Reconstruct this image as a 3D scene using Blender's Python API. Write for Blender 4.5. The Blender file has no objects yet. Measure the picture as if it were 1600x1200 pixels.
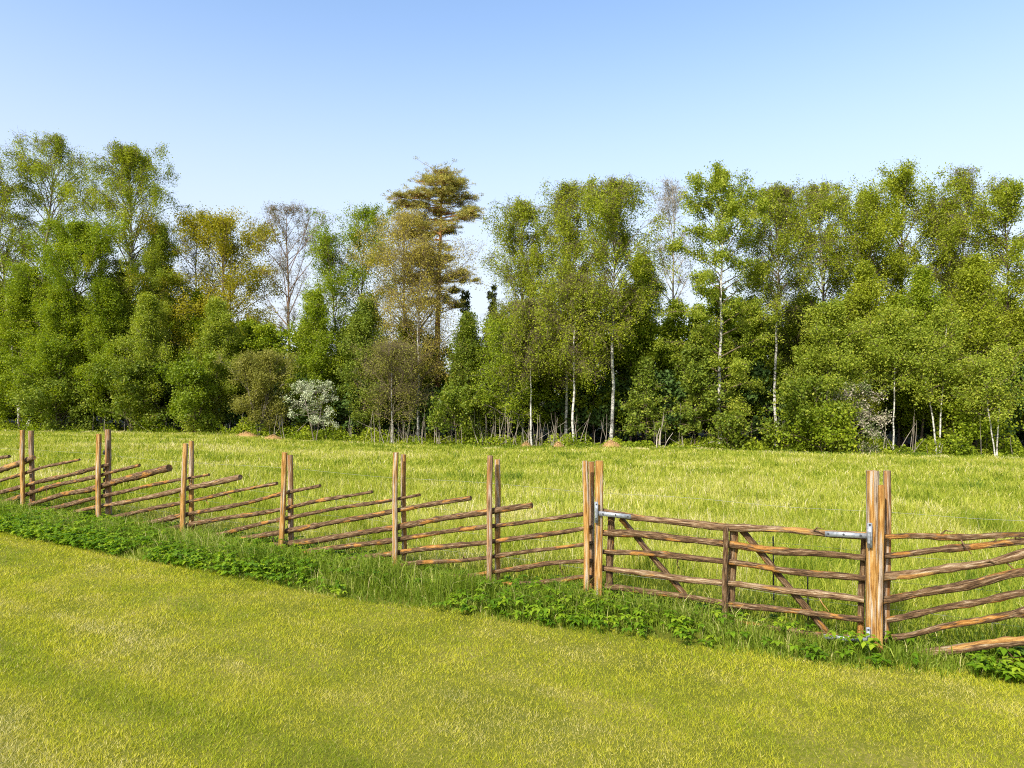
import bpy, math, random
import numpy as np
from mathutils import Vector

# ------------------------------------------------------------------ camera, sky, sun, exposure
scene = bpy.context.scene
COL = scene.collection
EYE = 2.14            # height of the lens above the lawn, metres
FPX = 1067.0          # focal length in pixels of a 1600 px wide frame
HOR = 617.0           # horizon row in that frame
SUN_EL = math.radians(40)
SUN_AZ = math.radians(214)     # compass-like: 0 = +Y, 90 = +X (sun stands behind-left of the camera)

cam_d = bpy.data.cameras.new("camera")
cam = bpy.data.objects.new("camera", cam_d)
COL.objects.link(cam)
cam.location = (0, 0, EYE)
cam.rotation_euler = (math.radians(90), 0, 0)
cam_d.sensor_width = 36.0
cam_d.lens = 36.0 * FPX / 1600.0
cam_d.shift_y = (HOR - 600.0) / 1600.0
cam_d.clip_start = 0.05
cam_d.clip_end = 2000.0
scene.camera = cam

world = bpy.data.worlds.new("World")
scene.world = world
world.use_nodes = True
wn = world.node_tree.nodes; wl = world.node_tree.links
wn.clear()
sky = wn.new("ShaderNodeTexSky")
sky.sky_type = 'NISHITA'
sky.sun_disc = False
sky.sun_elevation = SUN_EL
sky.sun_rotation = SUN_AZ
sky.air_density = 1.0
sky.dust_density = 1.6
sky.ozone_density = 1.6
bg = wn.new("ShaderNodeBackground"); bg.inputs[1].default_value = 0.145
wo = wn.new("ShaderNodeOutputWorld")
wtc = wn.new("ShaderNodeTexCoord"); wsx = wn.new("ShaderNodeSeparateXYZ"); wl.new(wtc.outputs["Generated"], wsx.inputs[0])
hz = wn.new("ShaderNodeValToRGB"); hz.color_ramp.interpolation = 'EASE'
hz.color_ramp.elements[0].position = 0.10; hz.color_ramp.elements[0].color = (0.82, 0.82, 0.82, 1)
hz.color_ramp.elements[1].position = 0.53; hz.color_ramp.elements[1].color = (0, 0, 0, 1)
wl.new(wsx.outputs[2], hz.inputs[0])
hmx = wn.new("ShaderNodeMix"); hmx.data_type = 'RGBA'
wl.new(hz.outputs[0], hmx.inputs[0]); tnt = wn.new("ShaderNodeMix"); tnt.data_type = 'RGBA'; tnt.blend_type = 'MULTIPLY'; tnt.inputs[0].default_value = 1.0
tnt.inputs[7].default_value = (0.92, 0.945, 0.955, 1)
wl.new(sky.outputs[0], tnt.inputs[6]); wl.new(tnt.outputs[2], hmx.inputs[6]); hmx.inputs[7].default_value = (2.52, 2.64, 2.92, 1)
wl.new(hmx.outputs[2], bg.inputs[0]); wl.new(bg.outputs[0], wo.inputs[0])

sun_d = bpy.data.lights.new("sun", 'SUN')
sun_d.energy = 3.05
sun_d.angle = math.radians(1.0)
sun_d.color = (1.0, 0.94, 0.83)
sun = bpy.data.objects.new("sun", sun_d)
COL.objects.link(sun)
sdir = Vector((math.sin(SUN_AZ) * math.cos(SUN_EL), math.cos(SUN_AZ) * math.cos(SUN_EL), math.sin(SUN_EL)))
sun.rotation_euler = (-sdir).to_track_quat('-Z', 'Y').to_euler()
sun.location = sdir * 60

scene.view_settings.view_transform = 'Standard'
scene.view_settings.look = 'None'
scene.view_settings.exposure = 1.23
scene.view_settings.gamma = 1.0
scene.render.engine = 'CYCLES'
scene.cycles.use_denoising = False
scene.cycles.filter_width = 1.1
scene.cycles.sample_clamp_indirect = 4.0
scene.cycles.max_bounces = 6
scene.cycles.transparent_max_bounces = 4
scene.cycles.caustics_reflective = False
scene.cycles.caustics_refractive = False

# ------------------------------------------------------------------ helpers
def mesh_obj(name, V, tris=None, quads=None, mats=(), attrs=None, vecs=None, tri_mat=None, quad_mat=None,
             parent=None, smooth=False, loc=(0, 0, 0)):
    """One mesh object out of numpy arrays."""
    me = bpy.data.meshes.new(name)
    V = np.asarray(V, dtype=np.float32)
    nt = 0 if tris is None else len(tris)
    nq = 0 if quads is None else len(quads)
    me.vertices.add(len(V)); me.vertices.foreach_set("co", V.ravel())
    parts = []
    if nt: parts.append(np.asarray(tris, dtype=np.int32).ravel())
    if nq: parts.append(np.asarray(quads, dtype=np.int32).ravel())
    li = np.concatenate(parts)
    me.loops.add(len(li)); me.loops.foreach_set("vertex_index", li)
    ls = np.concatenate([np.arange(nt) * 3, nt * 3 + np.arange(nq) * 4]).astype(np.int32)
    me.polygons.add(nt + nq); me.polygons.foreach_set("loop_start", ls)
    if tri_mat is not None or quad_mat is not None:
        mi = np.concatenate([tri_mat if tri_mat is not None else np.zeros(nt, int),
                             quad_mat if quad_mat is not None else np.zeros(nq, int)]).astype(np.int32)
        me.polygons.foreach_set("material_index", mi)
    me.update(calc_edges=True)
    if smooth:
        me.polygons.foreach_set("use_smooth", np.ones(nt + nq, dtype=bool))
    for k, a in (attrs or {}).items():
        at = me.attributes.new(k, 'FLOAT', 'POINT'); at.data.foreach_set("value", np.asarray(a, dtype=np.float32))
    for k, a in (vecs or {}).items():
        at = me.attributes.new(k, 'FLOAT_VECTOR', 'POINT'); at.data.foreach_set("vector", np.asarray(a, dtype=np.float32).ravel())
    for m in mats: me.materials.append(m)
    o = bpy.data.objects.new(name, me)
    COL.objects.link(o)
    o.location = loc
    if parent is not None: o.parent = parent
    return o

def tag(o, label=None, cat=None, group=None, kind=None):
    if label: o["label"] = label
    if cat: o["category"] = cat
    if group: o["group"] = group
    if kind: o["kind"] = kind
    return o

def thing(name, label, cat, loc, group=None):
    o = bpy.data.objects.new(name, None)
    COL.objects.link(o); o.location = loc; o.empty_display_size = 0.2
    return tag(o, label, cat, group)

_lat = {}
def vnoise(x, y, s, seed):
    """Smooth value noise in 0..1 on a lattice of cell size s."""
    if seed not in _lat: _lat[seed] = np.random.default_rng(seed).random((256, 256))
    L = _lat[seed]
    u = np.asarray(x) / s; v = np.asarray(y) / s
    i = np.floor(u).astype(int); j = np.floor(v).astype(int)
    f = u - i; g = v - j
    f = f * f * (3 - 2 * f); g = g * g * (3 - 2 * g)
    a = L[i & 255, j & 255]; b = L[(i + 1) & 255, j & 255]
    c = L[i & 255, (j + 1) & 255]; d = L[(i + 1) & 255, (j + 1) & 255]
    return (a * (1 - f) + b * f) * (1 - g) + (c * (1 - f) + d * f) * g

def unit(v):
    return v / np.maximum(np.linalg.norm(v, axis=-1, keepdims=True), 1e-9)

class Acc:
    """Collects tubes; grain = (r cos, r sin, length) per vertex for the bark and wood shaders."""
    def __init__(s): s.V = []; s.Q = []; s.T = []; s.G = []; s.n = 0; s.mi = []
    def tubes(s, P, R, k, seed=0.0, caps=True, rough=0.0, rng=None, shape=None, flat=None, mat_i=0):
        P = np.asarray(P, float); R = np.asarray(R, float)
        if P.ndim == 2: P = P[None]; R = R[None]
        B, n, _ = P.shape
        Tn = unit(np.gradient(P, axis=1))
        t0 = unit(P[:, -1] - P[:, 0])
        ref = np.where(np.abs(t0[:, 2:3]) < 0.85, np.array([[0, 0, 1.0]]), np.array([[0.0, 1.0, 0.0]]))[:, None, :]
        ref = np.broadcast_to(ref, P.shape)
        S = unit(np.cross(Tn, ref)); U = np.cross(S, Tn)
        th = np.linspace(0, 2 * np.pi, k, endpoint=False)
        if flat is not None: th = th + flat
        c = np.cos(th); sn = np.sin(th)
        rr = np.repeat(R[:, :, None], k, 2)
        if shape is not None: rr = rr * shape[None, None, :]
        if rough and rng is not None: rr = rr * (1 + rng.normal(0, rough, rr.shape))
        V = P[:, :, None, :] + rr[..., None] * (S[:, :, None, :] * c[None, None, :, None] + U[:, :, None, :] * sn[None, None, :, None])
        seg = np.linalg.norm(np.diff(P, axis=1), axis=2)
        ln = np.concatenate([np.zeros((B, 1)), np.cumsum(seg, 1)], 1)
        off = seed + np.arange(B) * 1.37
        G = np.stack([np.broadcast_to(rr * c + off[:, None, None], V.shape[:3]), np.broadcast_to(rr * sn, V.shape[:3]),
                      np.broadcast_to(ln[:, :, None] + off[:, None, None] * 3.1, V.shape[:3])], -1)
        idx = s.n + np.arange(B * n * k).reshape(B, n, k)
        a = idx[:, :-1, :]; b = np.roll(a, -1, 2); d = idx[:, 1:, :]; e = np.roll(d, -1, 2)
        s.Q.append(np.stack([a, b, e, d], -1).reshape(-1, 4))
        s.V.append(V.reshape(-1, 3)); s.G.append(G.reshape(-1, 3)); s.n += B * n * k
        s.mi.append(np.full(B * (n - 1) * k, mat_i))
        if caps:
            for ring, sgn in ((0, 1), (n - 1, -1)):
                cv = V[:, ring].mean(1); base = s.n
                rv = V[:, ring].reshape(-1, 3)
                gc = np.concatenate([G[:, ring].reshape(-1, 3), G[:, ring].mean(1)])
                s.V.append(np.concatenate([rv, cv])); s.G.append(gc); s.n += len(rv) + B
                ri = base + np.arange(B * k).reshape(B, k); ci = base + B * k + np.arange(B)[:, None] + 0 * ri
                nx = np.roll(ri, -1, 1)
                tri = np.stack([ri, ci, nx] if sgn > 0 else [ri, nx, ci], -1).reshape(-1, 3)
                s.T.append(tri)
    def box(s, o, ax, ay, az, seed=0.0):
        """Box from centre o and three half-axis vectors."""
        o = np.asarray(o, float); ax = np.asarray(ax, float); ay = np.asarray(ay, float); az = np.asarray(az, float)
        c = np.array([[i, j, k] for i in (-1, 1) for j in (-1, 1) for k in (-1, 1)], float)
        V = o + c[:, :1] * ax + c[:, 1:2] * ay + c[:, 2:] * az
        G = c * np.array([np.linalg.norm(ax), np.linalg.norm(ay), np.linalg.norm(az)]) + seed
        q = np.array([[0, 1, 3, 2], [4, 6, 7, 5], [0, 4, 5, 1], [2, 3, 7, 6], [0, 2, 6, 4], [1, 5, 7, 3]])
        s.V.append(V); s.G.append(G); s.Q.append(q + s.n); s.n += 8
    def build(s, name, mat, parent=None, smooth=True, loc=(0, 0, 0), twig=None):
        V = np.concatenate(s.V) - np.asarray(loc, float)
        o = mesh_obj(name, V, np.concatenate(s.T) if s.T else None, np.concatenate(s.Q), [mat] + ([twig] if twig else []),
                     vecs={"grain": np.concatenate(s.G)}, parent=parent, smooth=smooth,
                     quad_mat=np.concatenate(s.mi) if twig else None)
        return o

# ------------------------------------------------------------------ materials
def new_mat(name):
    m = bpy.data.materials.new(name); m.use_nodes = True
    nt = m.node_tree; nt.nodes.clear()
    return m, nt.nodes, nt.links

def ramp(N, stops, interp='LINEAR'):
    r = N.new("ShaderNodeValToRGB"); cr = r.color_ramp; cr.interpolation = interp
    while len(cr.elements) > 1: cr.elements.remove(cr.elements[-1])
    cr.elements[0].position = stops[0][0]; cr.elements[0].color = (*stops[0][1], 1)
    for p, c in stops[1:]:
        e = cr.elements.new(p); e.color = (*c, 1)
    return r

def leaf_mat(name, stops, trans=0.42, rough=0.55, spec=0.15):
    """Leaf or blade: colour by the 'tone' stored on each leaf, light passes through."""
    m, N, L = new_mat(name)
    at = N.new("ShaderNodeAttribute"); at.attribute_name = "tone"
    r = ramp(N, stops); L.new(at.outputs["Fac"], r.inputs[0])
    b = N.new("ShaderNodeBsdfPrincipled"); b.inputs["Roughness"].default_value = rough
    b.inputs["Specular IOR Level"].default_value = spec
    L.new(r.outputs[0], b.inputs["Base Color"])
    t = N.new("ShaderNodeBsdfTranslucent")
    hs = N.new("ShaderNodeHueSaturation"); hs.inputs["Saturation"].default_value = 1.1; hs.inputs["Value"].default_value = 1.25
    L.new(r.outputs[0], hs.inputs["Color"]); L.new(hs.outputs[0], t.inputs[0])
    mx = N.new("ShaderNodeMixShader"); mx.inputs[0].default_value = trans
    L.new(b.outputs[0], mx.inputs[1]); L.new(t.outputs[0], mx.inputs[2])
    o = N.new("ShaderNodeOutputMaterial"); L.new(mx.outputs[0], o.inputs[0])
    return m

def grain_mat(name, stops, sc=(30, 30, 2.2), patch=None, patch_sc=(9, 9, 1.6), patch_at=(0.58, 0.64), bump=0.35, rough=0.85, detail=6.0,
              fine=None):
    """Wood or bark: streaks along the length, plus optional patches of a second colour."""
    m, N, L = new_mat(name)
    at = N.new("ShaderNodeAttribute"); at.attribute_name = "grain"
    mp = N.new("ShaderNodeMapping"); mp.inputs["Scale"].default_value = sc
    L.new(at.outputs["Vector"], mp.inputs[0])
    nz = N.new("ShaderNodeTexNoise"); nz.inputs["Scale"].default_value = 1.0; nz.inputs["Detail"].default_value = detail
    nz.inputs["Roughness"].default_value = 0.65
    L.new(mp.outputs[0], nz.inputs["Vector"])
    r = ramp(N, stops); L.new(nz.outputs[0], r.inputs[0])
    col = r.outputs[0]
    if patch:
        mp2 = N.new("ShaderNodeMapping"); mp2.inputs["Scale"].default_value = patch_sc
        L.new(at.outputs["Vector"], mp2.inputs[0])
        n2 = N.new("ShaderNodeTexNoise"); n2.inputs["Scale"].default_value = 1.0; n2.inputs["Detail"].default_value = 5
        L.new(mp2.outputs[0], n2.inputs["Vector"])
        r2 = ramp(N, [(patch_at[0], (0, 0, 0)), (patch_at[1], (1, 1, 1))]); L.new(n2.outputs[0], r2.inputs[0])
        r3 = ramp(N, patch); L.new(nz.outputs[0], r3.inputs[0])
        mx = N.new("ShaderNodeMix"); mx.data_type = 'RGBA'
        L.new(r2.outputs[0], mx.inputs[0]); L.new(col, mx.inputs[6]); L.new(r3.outputs[0], mx.inputs[7])
        col = mx.outputs[2]
    b = N.new("ShaderNodeBsdfPrincipled"); b.inputs["Roughness"].default_value = rough
    b.inputs["Specular IOR Level"].default_value = 0.2
    L.new(col, b.inputs["Base Color"])
    bp = N.new("ShaderNodeBump"); bp.inputs["Strength"].default_value = bump; bp.inputs["Distance"].default_value = 0.02
    L.new(nz.outputs[0], bp.inputs["Height"]); L.new(bp.outputs[0], b.inputs["Normal"])
    o = N.new("ShaderNodeOutputMaterial"); L.new(b.outputs[0], o.inputs[0])
    return m

M = {}
M['stake'] = grain_mat("stake_wood", [(0.34, (0.07, 0.030, 0.010)), (0.45, (0.29, 0.135, 0.030)), (0.56, (0.42, 0.235, 0.065)), (0.70, (0.51, 0.40, 0.24))],
                       sc=(75, 75, 4.5), patch=[(0.34, (0.10, 0.065, 0.04)), (0.5, (0.36, 0.28, 0.20)), (0.7, (0.52, 0.46, 0.38))],
                       patch_sc=(30, 30, 1.3), patch_at=(0.54, 0.60), bump=0.6)
M['stake_grey'] = grain_mat("stake_wood_weathered", [(0.34, (0.06, 0.032, 0.016)), (0.48, (0.22, 0.13, 0.065)), (0.64, (0.45, 0.37, 0.29))],
                       sc=(75, 75, 4.5), patch=[(0.34, (0.20, 0.075, 0.018)), (0.66, (0.34, 0.19, 0.07))],
                       patch_sc=(30, 30, 1.2), patch_at=(0.52, 0.58), bump=0.6)
M['rail'] = grain_mat("rail_bark", [(0.34, (0.018, 0.010, 0.006)), (0.46, (0.085, 0.046, 0.020)), (0.56, (0.165, 0.098, 0.046)), (0.68, (0.34, 0.26, 0.165))],
                      sc=(85, 85, 8.5), patch=[(0.3, (0.10, 0.038, 0.012)), (0.5, (0.31, 0.14, 0.030)), (0.7, (0.46, 0.26, 0.08))],
                      patch_sc=(15, 15, 3.4), patch_at=(0.565, 0.60), bump=1.0)
M['pale_rail'] = grain_mat("rail_peeled", [(0.34, (0.035, 0.018, 0.010)), (0.46, (0.13, 0.072, 0.032)), (0.56, (0.23, 0.15, 0.078)), (0.68, (0.41, 0.33, 0.215))],
                      sc=(80, 80, 7.0), patch=[(0.34, (0.19, 0.08, 0.02)), (0.66, (0.46, 0.27, 0.08))],
                      patch_sc=(15, 15, 2.6), patch_at=(0.575, 0.61), bump=0.9)
M['birch_bark'] = grain_mat("birch_bark", [(0.30, (0.03, 0.028, 0.025)), (0.43, (0.22, 0.20, 0.17)), (0.50, (0.45, 0.43, 0.38)), (0.8, (0.60, 0.58, 0.52))],
                      sc=(4, 4, 7.5), bump=0.3, detail=4)
M['grey_bark'] = grain_mat("grey_bark", [(0.3, (0.05, 0.04, 0.03)), (0.5, (0.16, 0.13, 0.10)), (0.72, (0.32, 0.28, 0.23))], sc=(14, 14, 1.8), bump=0.5)
M['brown_bark'] = grain_mat("brown_bark", [(0.3, (0.03, 0.022, 0.016)), (0.5, (0.085, 0.062, 0.045)), (0.72, (0.17, 0.13, 0.10))], sc=(14, 14, 1.8), bump=0.5)
M['twig_bark'] = grain_mat("twig_bark", [(0.3, (0.05, 0.035, 0.022)), (0.5, (0.13, 0.095, 0.06)), (0.72, (0.24, 0.19, 0.13))], sc=(14, 14, 1.8), bump=0.3)
M['pine_bark'] = grain_mat("pine_bark", [(0.3, (0.12, 0.05, 0.02)), (0.5, (0.32, 0.15, 0.055)), (0.72, (0.46, 0.27, 0.12))], sc=(10, 10, 1.4), bump=0.5)
M['red_twig'] = grain_mat("reddish_twig_bark", [(0.3, (0.08, 0.045, 0.03)), (0.5, (0.20, 0.12, 0.075)), (0.72, (0.33, 0.24, 0.17))], sc=(14, 14, 1.8), bump=0.4)
M['dead_wood'] = grain_mat("dead_wood", [(0.3, (0.15, 0.12, 0.09)), (0.5, (0.34, 0.29, 0.23)), (0.72, (0.50, 0.45, 0.38))], sc=(14, 14, 1.8), bump=0.4)

M['sapling_bark'] = grain_mat("sapling_bark", [(0.3, (0.10, 0.08, 0.06)), (0.5, (0.25, 0.21, 0.16)), (0.72, (0.42, 0.38, 0.31))], sc=(14, 14, 1.8), bump=0.3)

M['leaf_birch'] = leaf_mat("birch_leaf", [(0.000, (0.114, 0.155, 0.011)), (0.500, (0.260, 0.302, 0.022)), (1.000, (0.517, 0.525, 0.055))])
M['leaf_green'] = leaf_mat("green_leaf", [(0.000, (0.087, 0.138, 0.009)), (0.500, (0.211, 0.278, 0.016)), (1.000, (0.461, 0.488, 0.041))])
M['leaf_fresh'] = leaf_mat("fresh_leaf", [(0.000, (0.108, 0.152, 0.016)), (0.500, (0.257, 0.314, 0.031)), (1.000, (0.512, 0.492, 0.067))])
M['leaf_dark'] = leaf_mat("dark_leaf", [(0.000, (0.067, 0.101, 0.011)), (0.500, (0.156, 0.208, 0.022)), (1.000, (0.350, 0.367, 0.043))], trans=0.3)
M['leaf_bush'] = leaf_mat("bush_leaf", [(0.000, (0.059, 0.096, 0.008)), (0.550, (0.148, 0.198, 0.015)), (1.000, (0.368, 0.363, 0.049))], trans=0.35, rough=0.5, spec=0.2)
M['leaf_bright'] = leaf_mat("bright_bush_leaf", [(0.0, (0.065, 0.11, 0.008)), (0.5, (0.165, 0.225, 0.012)), (1.0, (0.34, 0.39, 0.04))], trans=0.35, rough=0.5, spec=0.2)
M['leaf_oak'] = leaf_mat("orange_oak_leaf", [(0.000, (0.126, 0.142, 0.011)), (0.500, (0.300, 0.271, 0.018)), (1.000, (0.495, 0.402, 0.029))])
M['leaf_olive'] = leaf_mat("olive_bud_leaf", [(0.000, (0.183, 0.146, 0.029)), (0.500, (0.382, 0.320, 0.057)), (1.000, (0.620, 0.524, 0.102))])
M['leaf_willow'] = leaf_mat("willow_leaf", [(0.000, (0.124, 0.126, 0.023)), (0.500, (0.241, 0.235, 0.044)), (1.000, (0.392, 0.370, 0.087))])
M['leaf_bud'] = leaf_mat("reddish_bud_leaf", [(0.000, (0.129, 0.103, 0.048)), (0.500, (0.201, 0.184, 0.090)), (1.000, (0.267, 0.276, 0.144))])
M['needle'] = leaf_mat("pine_needle", [(0.000, (0.156, 0.154, 0.030)), (0.500, (0.326, 0.298, 0.058)), (1.000, (0.547, 0.452, 0.083))], trans=0.2)
M['spruce_needle'] = leaf_mat("spruce_needle", [(0.000, (0.031, 0.062, 0.014)), (0.500, (0.068, 0.120, 0.025)), (1.000, (0.145, 0.204, 0.040))], trans=0.1)
M['spruce_light'] = leaf_mat("pale_spruce_needle", [(0.000, (0.046, 0.065, 0.019)), (0.500, (0.098, 0.124, 0.033)), (1.000, (0.182, 0.195, 0.052))], trans=0.15)  # paler needle colour of the small spruces, tone random per needle
M['blossom'] = leaf_mat("cream_blossom", [(0.0, (0.10, 0.16, 0.04)), (0.36, (0.20, 0.25, 0.08)), (0.46, (0.46, 0.49, 0.30)), (1.0, (0.72, 0.73, 0.54))], trans=0.25)
M['faded_blossom'] = leaf_mat("faded_blossom", [(0.0, (0.06, 0.10, 0.025)), (0.45, (0.16, 0.20, 0.06)), (0.6, (0.42, 0.36, 0.27)), (1.0, (0.60, 0.54, 0.42))], trans=0.25)

M['lawn_blade'] = leaf_mat("lawn_blade", [(0.000, (0.138, 0.199, 0.013)), (0.350, (0.314, 0.360, 0.016)), (0.620, (0.504, 0.482, 0.026)), (0.800, (0.496, 0.443, 0.083)), (1.000, (0.627, 0.551, 0.240))], trans=0.35)
M['meadow_blade'] = leaf_mat("meadow_blade", [(0.000, (0.086, 0.150, 0.015)), (0.350, (0.251, 0.299, 0.023)), (0.650, (0.412, 0.412, 0.057)), (0.850, (0.565, 0.513, 0.154)), (1.000, (0.717, 0.619, 0.361))], trans=0.4)
M['verge_blade'] = leaf_mat("verge_blade", [(0.000, (0.080, 0.137, 0.011)), (0.450, (0.182, 0.256, 0.020)), (0.800, (0.363, 0.414, 0.069)), (1.000, (0.653, 0.579, 0.250))], trans=0.4, rough=0.55, spec=0.2)
M['weed'] = leaf_mat("weed_leaf", [(0.000, (0.060, 0.131, 0.006)), (0.500, (0.134, 0.242, 0.009)), (1.000, (0.296, 0.384, 0.022))], trans=0.38, rough=0.5, spec=0.2)

def steel_mat():
    m, N, L = new_mat("galvanised_steel")
    tc = N.new("ShaderNodeTexCoord")
    nz = N.new("ShaderNodeTexNoise"); nz.inputs["Scale"].default_value = 55; nz.inputs["Detail"].default_value = 4
    L.new(tc.outputs["Object"], nz.inputs["Vector"])
    r = ramp(N, [(0.3, (0.20, 0.215, 0.235)), (0.7, (0.38, 0.40, 0.42))]); L.new(nz.outputs[0], r.inputs[0])
    b = N.new("ShaderNodeBsdfPrincipled"); b.inputs["Metallic"].default_value = 0.45; b.inputs["Roughness"].default_value = 0.5
    L.new(r.outputs[0], b.inputs["Base Color"])
    o = N.new("ShaderNodeOutputMaterial"); L.new(b.outputs[0], o.inputs[0])
    return m
M['steel'] = steel_mat()
def plain_mat(name, a, b_, rough, metal=0.0, sc=80):
    m, N, L = new_mat(name)
    tc = N.new("ShaderNodeTexCoord")
    nz = N.new("ShaderNodeTexNoise"); nz.inputs["Scale"].default_value = sc
    L.new(tc.outputs["Object"], nz.inputs["Vector"])
    r = ramp(N, [(0.35, a), (0.65, b_)]); L.new(nz.outputs[0], r.inputs[0])
    b = N.new("ShaderNodeBsdfPrincipled"); b.inputs["Metallic"].default_value = metal; b.inputs["Roughness"].default_value = rough
    L.new(r.outputs[0], b.inputs["Base Color"])
    o = N.new("ShaderNodeOutputMaterial"); L.new(b.outputs[0], o.inputs[0])
    return m
M['wire'] = plain_mat("wire_steel", (0.20, 0.20, 0.19), (0.32, 0.32, 0.30), 0.6, 0.3)
M['plastic'] = plain_mat("black_plastic", (0.012, 0.014, 0.018), (0.02, 0.022, 0.03), 0.4)
M['bolt'] = plain_mat("dark_bolt", (0.05, 0.05, 0.055), (0.10, 0.10, 0.11), 0.5, 0.6)

# ------------------------------------------------------------------ the lie of the land
P0 = np.array([3.09, 5.78]); TD = np.array([-0.8738, 0.4862]); ND = np.array([0.4862, 0.8738])
FX = np.array([-600, 0, 280, 350, 470, 700, 950, 1200, 1400, 1600, 2200.])
FD = np.array([64, 57, 54, 52, 50, 48, 46, 43.5, 42, 40.5, 38.])     # distance to the edge of the wood
FB = np.array([672, 675, 678, 681, 690, 699, 700, 707, 711, 717, 724.])
def fence_st(x, y):
    dx = np.asarray(x) - P0[0]; dy = np.asarray(y) - P0[1]
    return dx * TD[0] + dy * TD[1], dx * ND[0] + dy * ND[1]
def wood_edge(x, y):
    """Bearing (as a frame column), distance and eye drop of the wood's edge in that direction."""
    px = np.clip(800 + FPX * np.asarray(x, float) / np.maximum(np.asarray(y, float), 1.0), -600, 2200)
    yf = np.interp(px, FX, FD); drop = (np.interp(px, FX, FB) - HOR) / FPX * yf - EYE
    return px, yf, drop
def gz(x, y):
    px, yf, drop = wood_edge(x, y)
    _, q = fence_st(x, y)
    _, qf = fence_st((px - 800) / FPX * yf, yf)
    z = -drop * np.clip(q / np.maximum(qf, 1.0), 0, 1.0)
    k = np.clip(q / 3.0, 0, 1)
    z = z + k * 0.10 * (vnoise(x, y, 3.7, 5) - 0.5) + 0.03 * (vnoise(x, y, 1.9, 6) - 0.5)
    return z
def lawn_edge(s):
    return np.interp(s, [-6, -0.9, 0.3, 5.0, 11.5, 30], [-0.40, -0.42, -0.70, -1.25, -1.3, -1.3]) 
def lawn_tone(x, y):
    """Where the mown grass is straw-coloured, yellow-green or green."""
    s, q = fence_st(x, y)
    w = q + 0.35 * (vnoise(x, y, 2.3, 11) - 0.5)
    stripe = vnoise(s, w, 1.0, 12) * 0
    st = 0.5 + 0.5 * np.sin(w * 5.6 + 1.2 * vnoise(s, q, 2.5, 13))
    a = vnoise(s * 0.38, q, 0.33, 14); b = vnoise(s, q, 1.1, 15); c = vnoise(s * 0.6, q, 0.12, 16)
    d = vnoise(x, y, 0.22, 17)
    e = vnoise(s * 0.10, q, 0.21, 18); g = vnoise(s * 0.16, q, 0.42, 19)
    return -0.16 + 0.20 * b + 0.40 * e + 0.34 * g + 0.12 * c + 0.08 * st + 0.26 * d
def field_tone(x, y):
    a = vnoise(x, y, 1.1, 21); b = vnoise(x * 0.4, y, 2.6, 22); c = vnoise(x, y, 0.35, 23)
    return 0.08 + 0.28 * a + 0.36 * b + 0.24 * c

def px_ground(px, dist):
    return (px - 800) / FPX * dist, dist

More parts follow.
